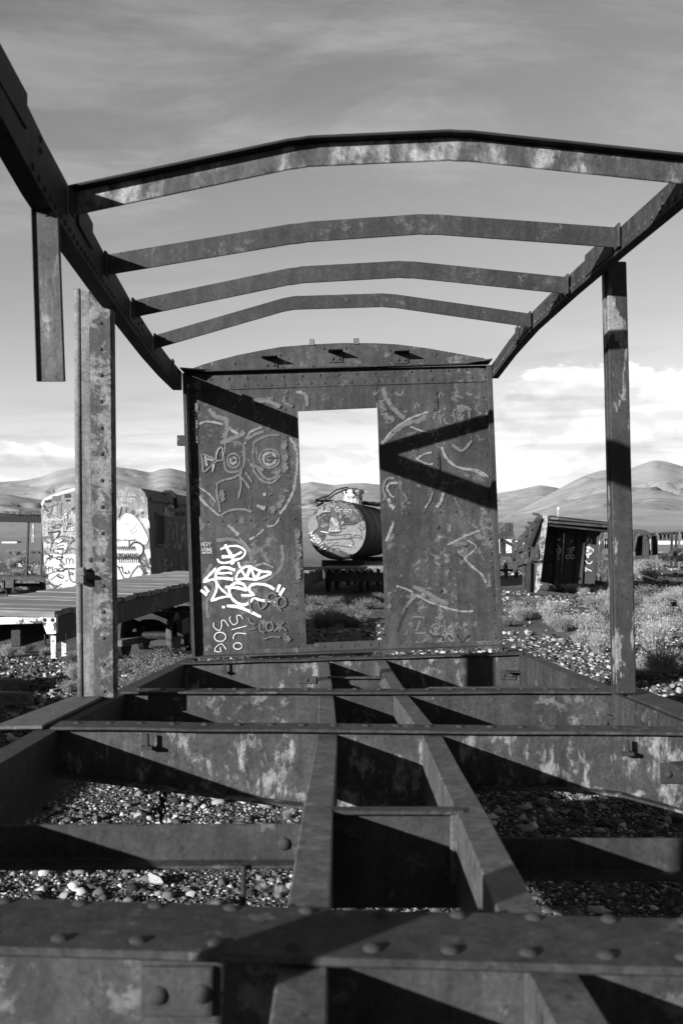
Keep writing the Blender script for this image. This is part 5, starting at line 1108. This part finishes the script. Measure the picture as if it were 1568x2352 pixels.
def scatter(n, x0, x1, y0, y1, r0, r1, power=2.2, thresh=None):
    xy = np.stack([RNG.uniform(x0, x1, n), RNG.uniform(y0, y1, n)], -1); r = r0+(r1-r0)*RNG.random(n)**power
    if thresh is not None:
        k = fbm(xy[:, 0]*.4, xy[:, 1]*.4, 3, 77) > thresh; xy = xy[k]; r = r[k]
    return xy, r
parts = [scatter(52000, -2.6, 2.4, 4.6, 8.3, .003, .015, 2.0, -.20), scatter(3400, -2.8, 2.8, 4.4, 9.0, .014, .050, 3.0, -.1), scatter(34000, 1.2, 8.0, 8.0, 19, .006, .050, 4.2, -.13), scatter(16000, 3.0, 16, 18, 36, .012, .085, 4.2, -.10),
         scatter(8000, -7, -1.8, 8, 16, .010, .05, 3.2), scatter(4500, -34, -6, 26, 80, .05, .18, 2.5, -.05), scatter(4500, 8, 40, 34, 90, .05, .16, 2.5, -.05), scatter(1500, -2, 3, 9.5, 24, .02, .07, 3)]
xy = np.concatenate([p[0] for p in parts]); rr = np.concatenate([p[1] for p in parts])
gravel('gravel', 'loose pale and dark gravel covering the desert ground', xy, rr, tones(len(rr)))
# bigger stones, each a thing of its own
SV, SF = ico(2); stone_me = []
for k in range(6):
    n = len(SV); v = SV*(1+RNG.uniform(-.10, .10, (n, 1)))
    for q in range(10):                                      # knock flat faces off
        d_ = RNG.normal(size=3); d_ /= np.linalg.norm(d_); h = RNG.uniform(.30, .62); e = np.maximum(v @ d_-h, 0); v = v-e[:, None]*d_*.92
    v = v*np.array([1.15, .9, .75]); me = bpy.data.meshes.new('stone'); me.from_pydata(v.tolist(), [], SF.tolist()); me.materials.append(M_STONE); set_tone(me, np.full(n, .16+.075*k)); stone_me.append(me)
GS = 'pale stones lying on the gravel'
def stone(x, y, r, lab='pale angular stone lying on the gravel', k=None, grp=GS):
    o = bpy.data.objects.new('stone', stone_me[random.randrange(6) if k is None else k]); col.objects.link(o)
    o.location = (x, y, gz(x, y)+.33*r); o.rotation_euler = (random.uniform(-.3, .3), random.uniform(-.3, .3), random.uniform(0, 6.28)); o.scale = (r, r, r)
    if grp:
        k_ = stone_me.index(o.data); tn_ = ('dark grey', 'grey', 'light grey', 'pale', 'whitish', 'white')[k_]; sz = 'small' if r < .05 else ('fist-sized' if r < .09 else 'large')
        wh = 'under the boxcar floor' if abs(x) < 1.5 and y < 9 else ('beside the plank flat wagon' if x < 0 else ('on the gravel close to the boxcar' if y < 15 else 'on the open gravel before the tipped wagon'))
        lab = sz+' '+tn_+' angular stone lying '+wh; grp = sz+' '+tn_+' stones '+wh
    return tag(o, lab, 'stone', grp)
def stone_px(px, py, wpx, **kw): p = on_ground(px, py); stone(p.x, p.y, wpx*.5*p.y/F, **kw)
p = on_ground(1487, 1371); stone(p.x, p.y, .20, 'large pale boulder lying near the tipped wagon', 5, None)
p = on_ground(358, 2032); stone(p.x, p.y, .075, 'big white stone seen under the low cross bar of the boxcar', 5, None)
for px, py, w_ in ((605, 1856, 50), (222, 1888, 40), (240, 1880, 30), (300, 1850, 24), (420, 1830, 28), (500, 1826, 34), (600, 2020, 30), (150, 2060, 44), (440, 2060, 40), (640, 2030, 36), (270, 2070, 26), (520, 2075, 24), (95, 2090, 26), (200, 2020, 22),
  (1208, 1540, 22), (1235, 1552, 18), (1262, 1548, 26), (1305, 1566, 26), (1340, 1556, 22), (1290, 1530, 22), (1190, 1515, 18), (1250, 1505, 20), (1362, 1575, 24), (1225, 1470, 18), (1170, 1455, 18), (1205, 1440, 16), (1255, 1450, 16), (1180, 1490, 20), (1330, 1520, 22), (1380, 1548, 24), (1500, 1590, 26), (1540, 1580, 30), (1560, 1592, 26), (1480, 1600, 20), (1520, 1450, 16), (1550, 1470, 18), (1495, 1480, 16), (1480, 1420, 14), (1550, 1420, 14), (1500, 1405, 12), (1370, 1440, 16), (1150, 1410, 14), (1200, 1400, 12), (1260, 1390, 12)):
    stone_px(px, py, w_*random.uniform(.65, .95))
for k in range(110):
    x, y = random.uniform(2.6, 9), random.uniform(9.5, 24)
    if x/y < .13: continue
    stone(x, y, random.uniform(.035, .085))
for k in range(24): stone(random.uniform(-8, -2.4), random.uniform(9, 14), random.uniform(.06, .14))

# shrubs: many thin stems with small leaves
def shrub_mesh(seed, n, h, spread, t0, t1, leafy=True):
    rg = random.Random(seed); v = []; f = []; tn = []
    for k in range(n):
        a = rg.uniform(0, 6.28); rad = rg.random()**.5*spread*.35; b0 = Vector((math.cos(a)*rad, math.sin(a)*rad, -.02))
        lean = rg.uniform(.15, 1.0)*spread; L = h*rg.uniform(.45, 1.05)*(1-.25*rad/spread); a2 = a+rg.uniform(-.7, .7)
        p1 = b0+Vector((math.cos(a2)*lean*.35, math.sin(a2)*lean*.35, L*.55)); p2 = b0+Vector((math.cos(a2)*lean*.9+rg.uniform(-.05, .05), math.sin(a2)*lean*.9, L))
        s_ = Vector((-math.sin(a2), math.cos(a2), 0))*rg.uniform(.003, .006); tone = rg.uniform(t0, t1); i = len(v)
        v += [b0-s_*1.5, b0+s_*1.5, p1-s_, p1+s_, p2]; f += [(i, i+1, i+3, i+2), (i+2, i+3, i+4)]; tn += [tone*.8]*4+[tone]
        if leafy:
            for q in range(7):
                u = rg.uniform(.3, 1.0); c = b0.lerp(p1, min(1, u*1.8)) if u < .55 else p1.lerp(p2, (u-.55)/.45)
                d1 = Vector((rg.uniform(-1, 1), rg.uniform(-1, 1), rg.uniform(-.2, 1.2))).normalized(); e = d1.cross(Vector((rg.uniform(-1, 1), rg.uniform(-1, 1), .3))).normalized()
                ll = rg.uniform(.018, .045); i = len(v); tq = rg.uniform(t0, t1)
                v += [c, c+d1*ll*.5+e*ll*.22, c+d1*ll, c+d1*ll*.5-e*ll*.22]; f.append((i, i+1, i+2, i+3)); tn += [tq]*4
    me = bpy.data.meshes.new('dry_shrub'); me.from_pydata([tuple(q) for q in v], [], f); me.materials.append(M_LEAF); set_tone(me, tn); return me
SHR = [shrub_mesh(1, 420, .55, .50, .30, .62), shrub_mesh(2, 380, .45, .55, .16, .42), shrub_mesh(3, 460, .62, .42, .38, .80), shrub_mesh(4, 300, .40, .40, .45, .85, False)]
LOOK = ['bushy grey-leaved', 'low spreading dark', 'tall pale', 'wispy straw-like']
def shrub(x, y, s_, k, lab, grp):
    o = bpy.data.objects.new('dry_shrub', SHR[k]); col.objects.link(o); o.location = (x, y, gz(x, y)); o.rotation_euler = (0, 0, random.uniform(0, 6.28)); o.scale = (s_, s_, s_*random.uniform(.85, 1.15))
    where = ''
    if grp == LR[1]: where = ' near the tipped wagon' if y > 26 else (' among the stones close to the boxcar' if y < 16 else ' on the open gravel before the tipped wagon')
    return tag(o, LOOK[k]+' '+lab+where, 'shrub', LOOK[k]+' '+grp+where)
LR = ('desert shrub', 'shrubs')
def sh_px(px, py, wpx, k, lr=LR): p = on_ground(px, py); shrub(p.x, p.y, wpx*p.y/F/1.05, k, *lr)
for px, py, w_, k in ((1195, 1425, 70, 0), (1230, 1418, 80, 1), (1265, 1430, 90, 2), (1290, 1450, 95, 0), (1320, 1440, 80, 1), (1350, 1455, 95, 2), (1385, 1470, 95, 0), (1330, 1478, 90, 3), (1375, 1500, 95, 2), (1365, 1398, 80, 0), (1392, 1390, 60, 2), (1400, 1425, 80, 1),
  (1490, 1440, 110, 0), (1530, 1470, 120, 2), (1500, 1500, 130, 2), (1545, 1520, 110, 3), (1480, 1540, 110, 3), (1520, 1550, 130, 0), (1565, 1440, 110, 1), (1555, 1392, 90, 0), (1520, 1395, 70, 2), (1475, 1390, 70, 1), (1480, 1372, 70, 1), (1230, 1390, 50, 1), (1185, 1398, 45, 0), (1478, 1562, 100, 1), (1610, 1500, 130, 0),
  (1340, 1368, 36, 2), (1312, 1362, 30, 0), (1290, 1360, 26, 1), (1262, 1360, 24, 3), (1520, 1302, 44, 3), (1545, 1300, 36, 3), (1500, 1298, 30, 0), (1160, 1440, 60, 1)): sh_px(px, py, w_, k)
for k in range(34):
    x, y = random.uniform(4, 16), random.uniform(14, 34)
    if not (.22 < x/y < .5): continue
    shrub(x, y, random.uniform(.5, 1.0), random.randrange(4), *LR)
for k in range(40): y = random.uniform(36, 110); shrub(y*random.uniform(.14, .42), y, random.uniform(.6, 1.3), random.randrange(4), 'little shrub on the far plain by the scrap beams', 'shrubs on the far right plain')
for k in range(70): y = random.uniform(30, 130); shrub(y*random.uniform(-.36, -.22), y, random.uniform(.6, 1.4), random.randrange(4), 'little shrub on the far plain behind the railcar', 'shrubs on the far left plain')
LD = ('shrub whose dark leaves stand for the shade behind the end wall', 'shrubs dark for the shade behind the end wall')
for px, py, w_, k in ((300, 1590, 90, 1), (340, 1575, 110, 0), (385, 1560, 110, 1), (420, 1545, 90, 2), (290, 1545, 80, 0), (330, 1530, 80, 1), (380, 1515, 80, 2), (740, 1440, 70, 2), (770, 1430, 80, 0), (810, 1440, 80, 2), (715, 1420, 70, 1), (800, 1410, 60, 1), (840, 1400, 60, 2), (760, 1395, 60, 3), (720, 1390, 50, 1), (860, 1380, 50, 0), (830, 1425, 60, 3)): sh_px(px, py, w_*1.1, 1, LD)  # dark kind for every shrub, leaf colour stands in for shade
LL = ('dry shrub beside the plank flat wagon', 'shrubs beside the flat wagon')
for px, py, w_, k in ((60, 1500, 70, 0), (100, 1505, 60, 3), (165, 1520, 70, 1), (20, 1510, 70, 2), (170, 1560, 70, 2), (160, 1590, 60, 0), (30, 1620, 50, 3)): sh_px(px, py, w_, k, LL)
LU = ('dry grass tuft growing under the boxcar floor', 'grass tufts under the boxcar')
for px, py, w_, k in ((640, 2060, 70, 3), (600, 2050, 60, 3), (660, 1880, 60, 3), (800, 2095, 70, 3), (900, 2095, 80, 3), (1000, 2095, 80, 3), (680, 2080, 80, 3)): sh_px(px, py, w_, k, LU)
